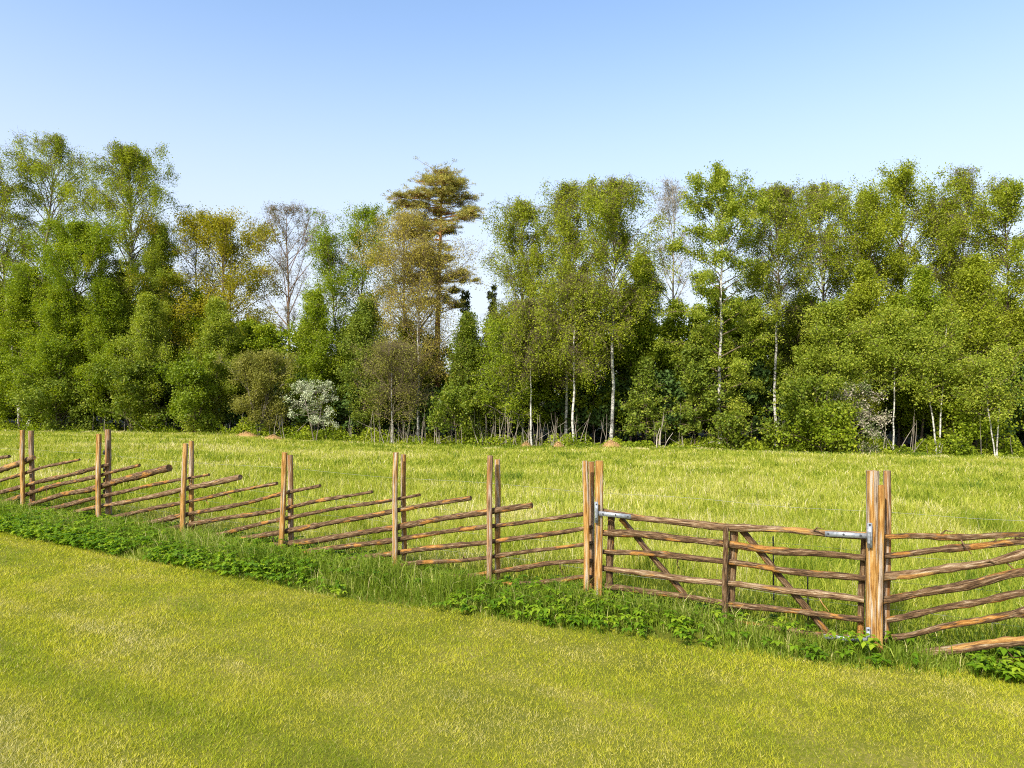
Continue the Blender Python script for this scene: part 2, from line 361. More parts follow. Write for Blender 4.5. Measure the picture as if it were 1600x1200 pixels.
# ground: one sheet out to the horizon
ga = np.concatenate([-np.geomspace(900, 95, 14), np.arange(-90, 91, 1.5), np.geomspace(95, 900, 14)])
gb = np.concatenate([-np.geomspace(500, 6, 12), np.arange(-5, 18, 0.5), np.arange(18, 90, 1.5), np.geomspace(92, 1400, 14)])
GX, GY = np.meshgrid(ga, gb)
GZ = gz(GX, GY)
nx, ny = len(ga), len(gb)
idx = np.arange(nx * ny).reshape(ny, nx)
gq = np.stack([idx[:-1, :-1], idx[:-1, 1:], idx[1:, 1:], idx[1:, :-1]], -1).reshape(-1, 4)
gs, gqv = fence_st(GX.ravel(), GY.ravel())
pxv, yfv, _ = wood_edge(GX.ravel(), GY.ravel())
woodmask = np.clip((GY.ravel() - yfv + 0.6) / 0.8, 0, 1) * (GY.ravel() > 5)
def ground_mat():
    m, N, L = new_mat("turf_and_soil")
    tc = N.new("ShaderNodeNewGeometry")
    n1 = N.new("ShaderNodeTexNoise"); n1.inputs["Scale"].default_value = 1.2; n1.inputs["Detail"].default_value = 8
    n2 = N.new("ShaderNodeTexNoise"); n2.inputs["Scale"].default_value = 38; n2.inputs["Detail"].default_value = 4
    L.new(tc.outputs["Position"], n1.inputs["Vector"]); L.new(tc.outputs["Position"], n2.inputs["Vector"])
    ad = N.new("ShaderNodeMath"); ad.operation = 'MULTIPLY_ADD'; ad.inputs[1].default_value = 0.5
    hf = N.new("ShaderNodeMath"); hf.operation = 'MULTIPLY'; hf.inputs[1].default_value = 0.5
    L.new(n2.outputs[0], hf.inputs[0]); L.new(n1.outputs[0], ad.inputs[0]); L.new(hf.outputs[0], ad.inputs[2])
    lawn = ramp(N, [(0.30, (0.055, 0.065, 0.008)), (0.5, (0.12, 0.125, 0.012)), (0.7, (0.22, 0.18, 0.05))])
    fld = ramp(N, [(0.30, (0.11, 0.15, 0.015)), (0.5, (0.23, 0.27, 0.03)), (0.7, (0.33, 0.34, 0.06))])
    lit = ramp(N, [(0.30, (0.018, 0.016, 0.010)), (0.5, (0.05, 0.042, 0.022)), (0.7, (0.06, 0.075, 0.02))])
    for r in (lawn, fld, lit): L.new(ad.outputs[0], r.inputs[0])
    a1 = N.new("ShaderNodeAttribute"); a1.attribute_name = "field"
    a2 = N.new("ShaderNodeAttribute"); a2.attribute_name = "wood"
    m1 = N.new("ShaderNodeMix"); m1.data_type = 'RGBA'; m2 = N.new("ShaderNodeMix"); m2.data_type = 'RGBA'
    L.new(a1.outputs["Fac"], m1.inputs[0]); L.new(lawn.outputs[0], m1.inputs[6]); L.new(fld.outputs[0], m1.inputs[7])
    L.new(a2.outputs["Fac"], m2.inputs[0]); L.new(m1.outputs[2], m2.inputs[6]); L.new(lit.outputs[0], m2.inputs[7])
    b = N.new("ShaderNodeBsdfPrincipled"); b.inputs["Roughness"].default_value = 0.95; b.inputs["Specular IOR Level"].default_value = 0.1
    L.new(m2.outputs[2], b.inputs["Base Color"])
    o = N.new("ShaderNodeOutputMaterial"); L.new(b.outputs[0], o.inputs[0])
    return m
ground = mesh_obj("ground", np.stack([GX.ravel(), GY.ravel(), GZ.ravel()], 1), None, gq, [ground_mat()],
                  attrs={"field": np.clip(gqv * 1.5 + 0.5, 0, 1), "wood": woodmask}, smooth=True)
tag(ground, "mown yellow green lawn in front and open meadow beyond the fence", "ground", kind="structure")

# ------------------------------------------------------------------ round-pole fence, gate and wire
def on_fence(px, py, off=0.0):
    """Point on the upright plane of the fence (off metres behind it)."""
    dx = (px - 800) / FPX; dz = (HOR - py) / FPX
    c = P0 @ ND + off
    Y = c / (dx * ND[0] + ND[1])
    return np.array([dx * Y, Y, EYE + dz * Y])

def resample(pts, n):
    pts = np.asarray(pts, float)
    d = np.concatenate([[0], np.cumsum(np.linalg.norm(np.diff(pts, axis=0), axis=1))])
    t = np.linspace(0, d[-1], n)
    return np.stack([np.interp(t, d, pts[:, i]) for i in range(3)], 1)

rf = np.random.default_rng(77)
def rail_mesh(ppx, w0, w1, mat, parent, stubs=1, off=0.0, name="rail", wob=0.009):
    """Rail through frame positions ppx; w0/w1 its thickness (frame px) at both ends."""
    raw = np.array([on_fence(x, y, off) for x, y in ppx])
    n = max(14, int(np.linalg.norm(raw[-1] - raw[0]) / 0.07))
    P = resample(raw, n)
    for _ in range(2):
        P[1:-1] = 0.25 * P[:-2] + 0.5 * P[1:-1] + 0.25 * P[2:]
    ph = rf.uniform(0, 6.28, 4); t = np.linspace(0, 1, n)
    P[:, 2] += wob * (np.sin(t * 7 + ph[0]) + 0.6 * np.sin(t * 17 + ph[1]))
    P[:, :2] += ND * (wob * (np.sin(t * 6 + ph[2]) + 0.5 * np.sin(t * 15 + ph[3])))[:, None]
    R = np.interp(t, [0, 1], [w0 * 0.5 / FPX * raw[0][1], w1 * 0.5 / FPX * raw[-1][1]])
    R = R * (1 + 0.09 * np.sin(t * n * 0.35 + ph[1]) + rf.normal(0, 0.05, n))
    for _ in range(rf.integers(1, 4)):        # knots
        k = rf.integers(2, n - 2); R[k] *= 1.22
    A = Acc(); A.tubes(P, R, 11, seed=rf.uniform(0, 50), rough=0.055, rng=rf)
    for _ in range(stubs):                    # snapped twig stubs and curls of bark
        k = rf.integers(3, n - 3); sd = unit(np.array([rf.normal(), -abs(rf.normal()), rf.normal()]))
        ln = rf.uniform(0.05, 0.13)
        st = np.array([P[k] + sd * R[k] * 0.6, P[k] + sd * (R[k] + ln * 0.6) + (P[k + 1] - P[k]) * 0.3,
                       P[k] + sd * (R[k] + ln) + (P[k + 1] - P[k]) * 0.9 - np.array([0, 0, 0.03])])
        A.tubes(st, [0.008, 0.006, 0.003], 5, seed=rf.uniform(0, 9))
    return A.build(name, M[mat], parent, loc=parent_loc(parent))

def parent_loc(p):
    return np.array(p.location) if p is not None else np.zeros(3)

def post_mesh(tx, ty, bx, by, w, off, mat, parent, square=False, depth=1.0, sink=0.25, name="post", slant=0.0):
    """Stake from the frame position of its top to that of its foot; w = width in frame px."""
    T = on_fence(tx, ty, off); B = on_fence(bx, by, off)
    B[:2] = T[:2] + (B[:2] - T[:2]); B[2] = gz(B[0], B[1]) 
    d = unit(B - T); B = B + d * sink
    n = 22; t = np.linspace(0, 1, n)[:, None]
    P = T * (1 - t) + B * t
    if not square: P[:, 0] += 0.006 * np.sin(t[:, 0] * 5 + rf.uniform(0, 6)) * np.clip(t[:, 0] * 5, 0, 1)
    r = w * 0.5 / FPX * T[1]
    k = 16
    th = np.linspace(0, 2 * np.pi, k, endpoint=False)
    e = 7.0 if square else 3.2
    sh = (np.abs(np.cos(th)) ** e + np.abs(np.sin(th) / depth) ** e) ** (-1 / e)
    R = np.full(n, r) * (1 + rf.normal(0, 0.008 if square else 0.02, n))
    A = Acc(); A.tubes(P, R, k, seed=rf.uniform(0, 80), rough=0.01, rng=rf, shape=sh, flat=0.0)
    o = A.build(name, M[mat], parent, loc=parent_loc(parent), smooth=False)
    return o

fl = on_fence(440, 870); fl[2] = 0
fence_a = thing("pole_fence", "round-pole fence of slanting bark-covered rails between paired stakes, running left from the gate", "fence", tuple(fl))
# stakes: (top x, top y, foot x, foot y, width, behind?, material)
stakes = [(35, 672, 35.5, 800, 6, -0.09, 'stake'), (48.5, 673, 50.5, 793, 7, 0.09, 'stake_grey'),
          (154.5, 678, 153.5, 820, 7, -0.09, 'stake'), (168.5, 671, 170.5, 808, 8.5, 0.09, 'stake_grey'),
          (290, 693, 284.5, 848, 7.5, -0.09, 'stake'), (299, 689, 300, 840, 7, 0.09, 'stake'),
          (445, 707, 438.5, 882, 8, -0.09, 'stake'), (453, 711, 456, 878, 8, 0.09, 'stake_grey'),
          (618.5, 707, 616, 895, 8, -0.09, 'stake'), (630.5, 710, 631.5, 888, 8, 0.09, 'stake'),
          (766, 712, 763.5, 925, 9, -0.09, 'stake_grey'), (777, 718, 778.5, 908, 9, 0.09, 'stake'),
          (-70, 664, -71, 785, 6, -0.09, 'stake'), (-60, 662, -59, 780, 6, 0.09, 'stake')]
for a in stakes: post_mesh(*a[:7], parent=fence_a, depth=rf.uniform(0.7, 1.0))
post_mesh(914.5, 720, 916.5, 938, 9, -0.10, 'stake', fence_a, depth=0.8)
post_mesh(924, 721.5, 926, 925, 9, 0.10, 'stake_grey', fence_a, depth=0.9)
post_mesh(936.5, 720, 934.5, 940, 12, -0.05, 'stake', fence_a, square=True, depth=0.95, name="gate_post")
rails_a = [([(-60, 733), (15, 712)], 6, 5), ([(-60, 752), (0, 735), (25, 726), (52, 716)], 9, 9), ([(-70, 770), (0, 751), (60, 733), (124, 718)], 6, 4),
           ([(-60, 783), (0, 769), (60, 754), (120, 739), (172, 725)], 7, 6), ([(-50, 797), (0, 786), (40, 773), (95, 757), (152, 744), (218, 726)], 8.5, 5),
           ([(40, 791), (100, 772), (152, 761), (200, 747.5), (265, 732.5)], 6, 12), ([(45, 803), (150, 779), (222, 760), (288, 747.5), (326, 741)], 8, 4),
           ([(72, 811), (160, 791), (250, 773), (290, 762.5), (375, 747)], 5, 9.5), ([(95, 821), (160, 812.5), (225, 799), (288, 785), (360, 768.5), (432, 754)], 7.5, 5),
           ([(170, 829), (185, 826), (288, 804), (400, 783), (440, 773), (500, 759)], 8, 5.5), ([(222, 836), (272, 825), (300, 819), (365, 807), (440, 795), (510, 781), (582, 769)], 8, 5),
           ([(294, 842), (350, 832), (438, 812), (562, 789), (657, 772)], 7, 5), ([(326, 852), (355, 848), (440, 830), (525, 815), (612, 799), (697, 786), (736, 779)], 9, 7),
           ([(362, 862), (437, 852), (487, 846), (612, 825), (683, 809), (762, 799.5), (831, 790)], 9, 9.5), ([(418, 870), (450, 865), (550, 852), (612, 844), (694, 833), (766, 823), (912, 803)], 9, 6),
           ([(452, 888), (485, 880), (530, 875.5), (607, 867), (625, 864), (668, 857), (762, 849), (847, 835), (925, 822)], 9, 7),
           ([(535, 894), (605, 886), (640, 881), (762, 870), (836, 860), (925, 850)], 7, 6), ([(645, 904), (757, 896), (783, 891), (847, 883), (925, 876)], 7.5, 7),
           ([(780, 915), (890, 905), (925, 902)], 7.5, 6.5)]
for k, (pp, w0, w1) in enumerate(rails_a):
    rail_mesh(pp, w0, w1, 'pale_rail' if k in (1, 7) else 'rail', fence_a, stubs=1 if k % 2 else 2)

fr = on_fence(1390, 1010); fr[2] = 0
fence_b = thing("pole_fence", "round-pole fence of fanned-out rails running out of frame right of the gate", "fence", tuple(fr))
post_mesh(1363.5, 735.5, 1362, 1022, 15.5, -0.05, 'stake', fence_b, square=True, depth=0.95, name="gate_post")
post_mesh(1377, 758, 1375, 1012, 9, -0.10, 'stake', fence_b, depth=0.8)
post_mesh(1386, 735.5, 1384.5, 1004, 10.5, 0.10, 'stake_grey', fence_b, depth=0.8)
post_mesh(1706, 740, 1703, 1060, 11, -0.10, 'stake', fence_b); post_mesh(1722, 742, 1721, 1052, 11, 0.09, 'stake', fence_b)
rails_b = [([(1372, 840), (1450, 839), (1600, 834.5), (1760, 830)], 9, 8), ([(1372, 868), (1480, 859), (1600, 847), (1740, 832)], 10, 9),
           ([(1372, 904), (1420, 899), (1460, 890.5), (1530, 880), (1600, 865), (1735, 836)], 13, 13), ([(1372, 938), (1420, 930), (1490, 917), (1600, 896), (1740, 868)], 13, 12),
           ([(1386, 968), (1470, 953), (1530, 940), (1600, 926), (1740, 898)], 10, 10), ([(1394, 994), (1480, 980), (1600, 958), (1750, 930)], 10, 11),
           ([(1422, 1024), (1500, 1014), (1600, 1001), (1760, 975)], 13, 14), ([(1512, 1045), (1560, 1036), (1600, 1030), (1760, 1008)], 11, 14)]
for k, (pp, w0, w1) in enumerate(rails_b):
    rail_mesh(pp, w0, w1, 'pale_rail' if k in (2, 6) else 'rail', fence_b, stubs=2)

gl = on_fence(1140, 975); gl[2] = 0
gate = thing("field_gate", "closed pole gate with six rails, two diagonal braces and grey steel strap hinges", "gate", tuple(gl))
rails_g = [([(940, 801.5), (1020, 812), (1134, 822), (1200, 827), (1290, 834), (1358, 839)], 10.5, 11.5), ([(939, 832), (1020, 838), (1134, 850), (1220, 859), (1352, 872)], 11, 11),
           ([(941, 860), (1050, 868), (1134, 879), (1200, 887), (1352, 904)], 8.5, 10.5), ([(939, 888), (1046, 900), (1130, 910), (1220, 923), (1350, 938)], 9, 10.5),
           ([(946, 918), (1056, 930), (1130, 940), (1220, 952), (1348, 970)], 8.5, 10), ([(948, 948), (1097, 962), (1180, 978), (1220, 986), (1345, 1001)], 8.5, 9)]
for k, (pp, w0, w1) in enumerate(rails_g):
    rail_mesh(pp, w0, w1, 'pale_rail' if k in (0, 3) else 'rail', gate, stubs=1, off=-0.01)
def bar_px(a, b, w, off, name, mat, par=gate, k=10):
    A = Acc(); P = resample([on_fence(*a, off), on_fence(*b, off)], 16); P[:, 0] += 0.004 * np.sin(np.linspace(0, 9, 16))
    A.tubes(P, np.full(16, w * 0.5 / FPX * P[0][1]) * (1 + rf.normal(0, 0.03, 16)), k, seed=rf.uniform(0, 60), rough=0.03, rng=rf)
    return A.build(name, M[mat], par, loc=parent_loc(par))
bar_px((955, 806), (951, 962), 11, 0.055, "stile", 'rail')
bar_px((1134, 824), (1132, 985), 8.5, -0.065, "stile", 'rail'); bar_px((1147, 826), (1140, 977), 13.5, 0.06, "stile", 'pale_rail')
bar_px((1350, 843), (1343, 1004), 9.5, 0.055, "stile", 'rail')
bar_px((970, 810), (1070, 930), 9, 0.06, "brace", 'rail'); bar_px((1159, 828), (1298, 996), 10, 0.06, "brace", 'rail')
def plate(A, pts, off, th=0.006):
    """Flat steel plate from frame corners, th metres thick."""
    f = np.array([on_fence(x, y, off - th) for x, y in pts]); b = np.array([on_fence(x, y, off) for x, y in pts])
    V = np.concatenate([f, b]); n = len(pts)
    q = [[i, (i + 1) % n, n + (i + 1) % n, n + i] for i in range(n)] + [[0, 1, 2, 3][::-1], [4, 5, 6, 7]]
    A.V.append(V); A.G.append(V * 0); A.Q.append(np.array(q) + A.n); A.n += 8
def hinge(strap, plt, bolts, barrel):
    h = Acc(); plate(h, strap, -0.105)
    ho = h.build("hinge", M['steel'], gate, smooth=False, loc=parent_loc(gate))
    p = Acc(); plate(p, plt, -0.125)
    po = p.build("hinge_plate", M['steel'], None, smooth=False, loc=parent_loc(gate)); po.parent = ho
    b = Acc(); c0 = on_fence(*barrel[0], -0.135); c1 = on_fence(*barrel[1], -0.135)
    b.tubes(resample([c0, c1], 4), np.full(4, 0.011), 10)
    bo = b.build("hinge_pin", M['steel'], None, loc=parent_loc(gate)); bo.parent = ho
    for (x, y, o_) in bolts:
        c = on_fence(x, y, o_); n3 = np.array([ND[0], ND[1], 0])
        bb = Acc(); bb.tubes(np.array([c, c - n3 * 0.007]), np.array([0.009, 0.007]), 8)
        bq = bb.build("bolt", M['bolt'], None, loc=parent_loc(gate)); bq.parent = ho
hinge([(930, 798), (986, 804), (986, 811), (930, 805)], [(929, 784), (934.5, 784), (934.5, 817), (929, 817)],
      [(942, 803, -0.111), (962, 804.5, -0.111), (981, 807, -0.111), (932, 788, -0.131), (932, 814, -0.131)], [(931.5, 794), (931.5, 809)])
hinge([(1289, 830), (1358, 833.5), (1358, 841.5), (1289, 838)], [(1355, 817), (1363, 817), (1363, 856), (1355, 856)],
      [(1294, 834, -0.111), (1318, 835, -0.111), (1345, 837, -0.111), (1359, 820, -0.131), (1359, 853, -0.131)], [(1358, 831), (1358, 849)])
hinge([(1287, 991), (1355, 996.5), (1355, 1004), (1287, 998)], [(1353.5, 980), (1360, 980), (1360, 1018), (1353.5, 1018)],
      [(1297, 994.5, -0.111), (1325, 997, -0.111), (1357, 984, -0.131), (1357, 1014, -0.131)], [(1357, 993), (1357, 1013)])

wl_ = on_fence(620, 890, 0.2); wl_[2] = 0
wire = thing("wire_fence", "thin steel wires strung along the back of the pole fence and gate", "wire fence", tuple(wl_))
for f_ in (0.24, 0.47, 0.62, 0.78):
    pts = []
    for x in np.linspace(-80, 1760, 40):
        top = np.interp(x, [-80, 35, 1370, 1760], [665, 672, 735, 742]); bot = np.interp(x, [35, 1370], [798, 1010]) if x < 1370 else 1010 + (x - 1370) * 0.159
        if x < 35: bot = 798 + (x - 35) * 0.159
        pts.append(on_fence(x, top + (bot - top) * f_ + 1.5 * math.sin(x * 0.02 + f_ * 9), 0.17))
    A = Acc(); A.tubes(np.array(pts), np.full(40, 0.0011), 5)
    A.build("wire", M['wire'], wire, loc=parent_loc(wire))
for (x, y0, y1) in ((1208, 838, 938), (1262, 900, 988)):
    A = Acc(); A.tubes(resample([on_fence(x, y0, 0.19), on_fence(x + 1, y1, 0.19)], 6), np.full(6, 0.007), 6)
    A.build("dropper", M['plastic'], wire, loc=parent_loc(wire))
for y in (707, 734, 750, 768):
    A = Acc(); c = on_fence(163.5, y, 0.10); A.tubes(resample([c + [0, 0, 0.035], c - [0, 0, 0.035]], 6), np.array([0.012, 0.03, 0.02, 0.032, 0.022, 0.012]), 10)
    A.build("insulator", M['plastic'], wire, loc=parent_loc(wire))

# ------------------------------------------------------------------ grass
rg = np.random.default_rng(5)
def blades(P, h, w, lean, tone, bend=True, az=None, laz=None):
    n = len(P); az = rg.uniform(0, 2 * np.pi, n) if az is None else az
    sd = np.stack([np.cos(az), np.sin(az), np.zeros(n)], 1) * (w * 0.5)[:, None]
    la = rg.uniform(0, 2 * np.pi, n) if laz is None else laz
    ld = np.stack([np.cos(la), np.sin(la), np.zeros(n)], 1) * (lean * h)[:, None]
    up = np.zeros((n, 3)); up[:, 2] = h
    if not bend:
        tip = P + ld + up
        V = np.stack([P - sd, P + sd, tip], 1).reshape(-1, 3)
        return V, np.arange(n * 3).reshape(n, 3), None, np.repeat(tone, 3)
    mid = P + ld * 0.32 + up * 0.62
    tip = P + ld + up * (1 - 0.25 * np.clip(lean, 0, 1.6))[:, None]
    V = np.stack([P - sd, P + sd, mid + sd * 0.8, mid - sd * 0.8, tip], 1).reshape(-1, 3)
    b = np.arange(n)[:, None] * 5
    return V, b + np.array([[3, 2, 4]]), b + np.array([[0, 1, 2, 3]]), np.repeat(tone, 5)

def scatter(x0, x1, y0, y1, n):
    return rg.uniform(x0, x1, n), rg.uniform(y0, y1, n)
def inview(x, y, m=1.3): return np.abs(x) < 0.77 * y + m

# lawn
vs = []
for (y0, y1, den, w, h) in ((3.0, 5.2, 12000, 0.0034, 0.034), (5.2, 8.0, 7500, 0.0048, 0.036), (8.0, 13.5, 4200, 0.007, 0.038)):
    xm = 0.77 * y1 + 1.3
    x, y = scatter(-xm, xm, y0, y1, int(den * 2 * xm * (y1 - y0)))
    s, q = fence_st(x, y)
    k = inview(x, y) & (q < lawn_edge(s) + 0.25 * vnoise(x, y, 0.5, 31) + 0.06)
    x, y = x[k], y[k]; n = len(x)
    tn = np.clip(lawn_tone(x, y) + rg.normal(0, 0.13, n), 0, 1)
    dead = rg.random(n) < 0.045; tn[dead] = rg.uniform(0.75, 1, dead.sum())
    P = np.stack([x, y, gz(x, y) - 0.004], 1)
    hh = h * rg.uniform(0.5, 1.25, n) * (0.35 + 0.35 * vnoise(x, y, 0.45, 33) + 0.45 * vnoise(x, y, 0.08, 34))
    vs.append(blades(P, hh, w * rg.uniform(0.7, 1.3, n), rg.uniform(0.2, 1.5, n), tn, bend=False))
off = 0; VV = []; TT = []; tone = []
for V, T, _, tnn in vs:
    VV.append(V); TT.append(T + off); tone.append(tnn); off += len(V)
lawn = mesh_obj("lawn_grass", np.concatenate(VV), np.concatenate(TT), None, [M['lawn_blade']], attrs={"tone": np.concatenate(tone)})
tag(lawn, "short mown yellow green lawn grass with straw-coloured streaks", "grass", kind="stuff")

# meadow
VV = []; TT = []; QQ = []; tone = []; off = 0
for (y0, y1, den, w, h) in ((5.0, 13, 750, 0.0075, 0.26), (13, 22, 330, 0.014, 0.26), (22, 36, 170, 0.024, 0.26), (36, 62, 95, 0.036, 0.24)):
    xm = 0.77 * y1 + 1.5
    x, y = scatter(-xm, xm, y0, y1, int(den * 2 * xm * (y1 - y0)))
    s, q = fence_st(x, y); px, yf, _ = wood_edge(x, y)
    k = inview(x, y, 1.5) & (q > 0.15) & (y < yf + 0.8)
    x, y, q, yf = x[k], y[k], q[k], yf[k]; n = len(x)
    tn = field_tone(x, y) + rg.normal(0, 0.15, n)
    pale = rg.random(n) < 0.10; tn[pale] += 0.3
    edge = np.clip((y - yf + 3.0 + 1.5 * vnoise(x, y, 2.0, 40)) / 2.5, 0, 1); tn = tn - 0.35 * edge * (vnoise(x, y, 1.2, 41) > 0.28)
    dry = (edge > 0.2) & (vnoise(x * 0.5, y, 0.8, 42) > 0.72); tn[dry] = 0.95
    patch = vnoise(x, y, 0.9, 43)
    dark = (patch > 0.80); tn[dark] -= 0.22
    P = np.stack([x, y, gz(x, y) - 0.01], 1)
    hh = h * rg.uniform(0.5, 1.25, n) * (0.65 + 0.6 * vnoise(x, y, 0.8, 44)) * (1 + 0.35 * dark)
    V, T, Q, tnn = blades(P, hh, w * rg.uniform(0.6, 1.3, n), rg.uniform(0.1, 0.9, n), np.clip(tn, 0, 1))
    VV.append(V); TT.append(T + off); QQ.append(Q + off); tone.append(tnn); off += len(V)
mead = mesh_obj("meadow_grass", np.concatenate(VV), np.concatenate(TT), np.concatenate(QQ), [M['meadow_blade']], attrs={"tone": np.concatenate(tone)})
tag(mead, "tall pale yellow green meadow grass beyond the fence", "grass", kind="stuff")

# long grass left standing along the fence
n0 = 95000
s = rg.uniform(-3.2, 16, n0); e = lawn_edge(s)
q = e + 0.05 + rg.random(n0) * (0.40 - e)
x = P0[0] + TD[0] * s + ND[0] * q; y = P0[1] + TD[1] * s + ND[1] * q
k = inview(x, y, 1.5) & (y > 2.5) & (vnoise(x, y, 0.5, 51) + rg.normal(0, 0.22, n0) > 0.32)
x, y, s, q, e = x[k], y[k], s[k], q[k], e[k]; n = len(x)
rise = np.clip((q - e) / 0.5, 0.22, 1)
hh = rg.uniform(0.10, 0.36, n) * np.where(q > -0.22, 0.48, 1.0) * np.where(s < 1.2, 1.15, 1.0) * np.where((s > -0.1) & (s < 1.3) & (q > -0.45), 0.6, 1.0) * rise * (0.6 + 0.8 * vnoise(x, y, 0.6, 52))
lz = np.where(rg.random(n) < 0.6, math.atan2(-ND[1], -ND[0]) + rg.normal(0, 1.0, n), rg.uniform(0, 6.28, n))
V, T, Q, tnn = blades(np.stack([x, y, gz(x, y) - 0.01], 1), hh, rg.uniform(0.004, 0.009, n), rg.uniform(0.1, 1.0, n) ** 1.2,
                      np.clip(0.26 + 0.40 * vnoise(x, y, 0.5, 53) + rg.normal(0, 0.16, n) + 0.5 * (rg.random(n) < 0.05), 0, 1), laz=lz)
verge = mesh_obj("verge_grass", V, T, Q, [M['verge_blade']], attrs={"tone": tnn})
tag(verge, "long dark green grass left unmown along the foot of the fence", "grass", kind="stuff")

# leafy weeds in the same strip
def weed_patch():
    VV = []; TT = []; QQ = []; tone = []; off = 0
    n0 = 4600
    s = rg.uniform(-3, 15.5, n0); e = lawn_edge(s)
    f = rg.random(n0)
    q = e + 0.08 + f ** 1.3 * (0.25 - e)
    x = P0[0] + TD[0] * s + ND[0] * q; y = P0[1] + TD[1] * s + ND[1] * q
    dens = np.interp(s, [-3, -1.2, -0.6, 0.3, 0.9, 1.9, 2.6, 3.4, 3.9, 5.2, 6.3, 7.5, 15], [0.5, 0.5, 0.18, 0.04, 0.08, 0.35, 0.55, 0.35, 0.12, 0.3, 0.8, 1, 1])
    k = (rg.random(n0) < dens) & inview(x, y, 1.4) & (y > 2.5) & (vnoise(x, y, 0.55, 61) + 0.35 * vnoise(x, y, 0.2, 62) > 0.44)
    for xx, yy, ss, qq, ee in zip(x[k], y[k], s[k], q[k], e[k]):
        H = rg.uniform(0.08, 0.24) * (0.65 + 0.35 * min(1, (qq - ee) / 0.4)) * (0.75 if qq > -0.2 else 1.0)
        z0 = float(gz(xx, yy)); base = np.array([xx, yy, z0])
        tn = rg.uniform(0.15, 0.85)
        for st in range(rg.integers(2, 5)):
            a = rg.uniform(0, 6.28); out = np.array([math.cos(a), math.sin(a), 0])
            tip = base + out * H * rg.uniform(0.2, 0.75) + np.array([0, 0, H * rg.uniform(0.6, 1.05)])
            sd = np.array([-out[1], out[0], 0]) * 0.0025
            V = np.array([base - sd, base + sd, tip + sd, tip - sd]); VV.append(V); QQ.append(np.array([[0, 1, 2, 3]]) + off); off += 4; tone.append(np.full(4, 0.3))
            for lf in range(rg.integers(3, 6)):         # leaflets round the stem tip, folded along the midrib
                b = a + (lf - 1.5) * 1.1 + rg.normal(0, 0.25); L = rg.uniform(0.035, 0.075)
                d = np.array([math.cos(b), math.sin(b), rg.uniform(-0.35, 0.35)]); w = np.array([-d[1], d[0], 0.0]) * rg.uniform(0.26, 0.36)
                fold = np.array([0, 0, -0.12 * L])
                V = np.array([tip, tip + d * L * 0.45 + w * L + fold * -0.6, tip + d * L + fold * 2, tip + d * L * 0.45 - w * L + fold * -0.6, tip + d * L * 0.5 + fold])
                VV.append(V); TT.append(np.array([[0, 4, 1], [1, 4, 2], [2, 4, 3], [3, 4, 0]]) + off); off += 5
                tone.append(np.full(5, np.clip(tn + rg.normal(0, 0.15), 0, 1)))
    o = mesh_obj("weeds", np.concatenate(VV), np.concatenate(TT), np.concatenate(QQ), [M['weed']], attrs={"tone": np.concatenate(tone)})
    tag(o, "leafy bright green weeds growing at the foot of the fence", "weeds", kind="stuff")
weed_patch()

# ------------------------------------------------------------------ trees
class Leaves:
    def __init__(s): s.P = []; s.S = []; s.T = []
    def add(s, P, S, T): s.P.append(P); s.S.append(S); s.T.append(T)
    def arrays(s, rng, flat=0.5, asp=0.75):
        P = np.concatenate(s.P); S = np.concatenate(s.S); T = np.concatenate(s.T); n = len(P)
        nrm = unit(rng.normal(0, 1, (n, 3)) + np.array([0, 0, flat]) * np.sign(rng.normal(0.6, 1, (n, 1))))
        u = unit(np.cross(nrm, rng.normal(0, 1, (n, 3)))); v = np.cross(nrm, u)
        s1 = S[:, None]
        V = np.stack([P - u * s1 * 0.6, P + v * s1 * 0.5 * asp, P + u * s1 * 0.6, P - v * s1 * 0.5 * asp], 1).reshape(-1, 3)
        Q = np.arange(n * 4).reshape(n, 4)
        return V, Q, np.repeat(np.clip(T, 0, 1), 4)

PROF = {
    'round': lambda t: np.sin(np.pi * np.clip(t * 0.86 + 0.12, 0, 1)) ** 0.7,
    'egg': lambda t: np.sin(np.pi * np.clip(t * 0.72 + 0.26, 0, 1)) ** 0.8,
    'cone': lambda t: np.clip(1.0 - t, 0.03, 1) ** 0.85,
    'tall': lambda t: 0.55 + 0.45 * np.sin(np.pi * np.clip(t * 0.9 + 0.05, 0, 1)) - 0.55 * t ** 4,
    'spire': lambda t: (0.45 + 0.55 * np.clip(t / 0.22, 0, 1)) * np.clip(1.03 - t, 0, 1) ** 0.85,
    'birch': lambda t: (0.5 + 0.5 * np.sin(np.pi * np.clip(t * 0.85 + 0.1, 0, 1))) * np.clip(1.05 - t, 0, 1) ** 0.3,
    'top': lambda t: 0.45 + 0.55 * np.sin(np.pi * np.clip(t * 0.8 + 0.1, 0, 1)) ** 1.2 - 0.3 * t ** 6,
}
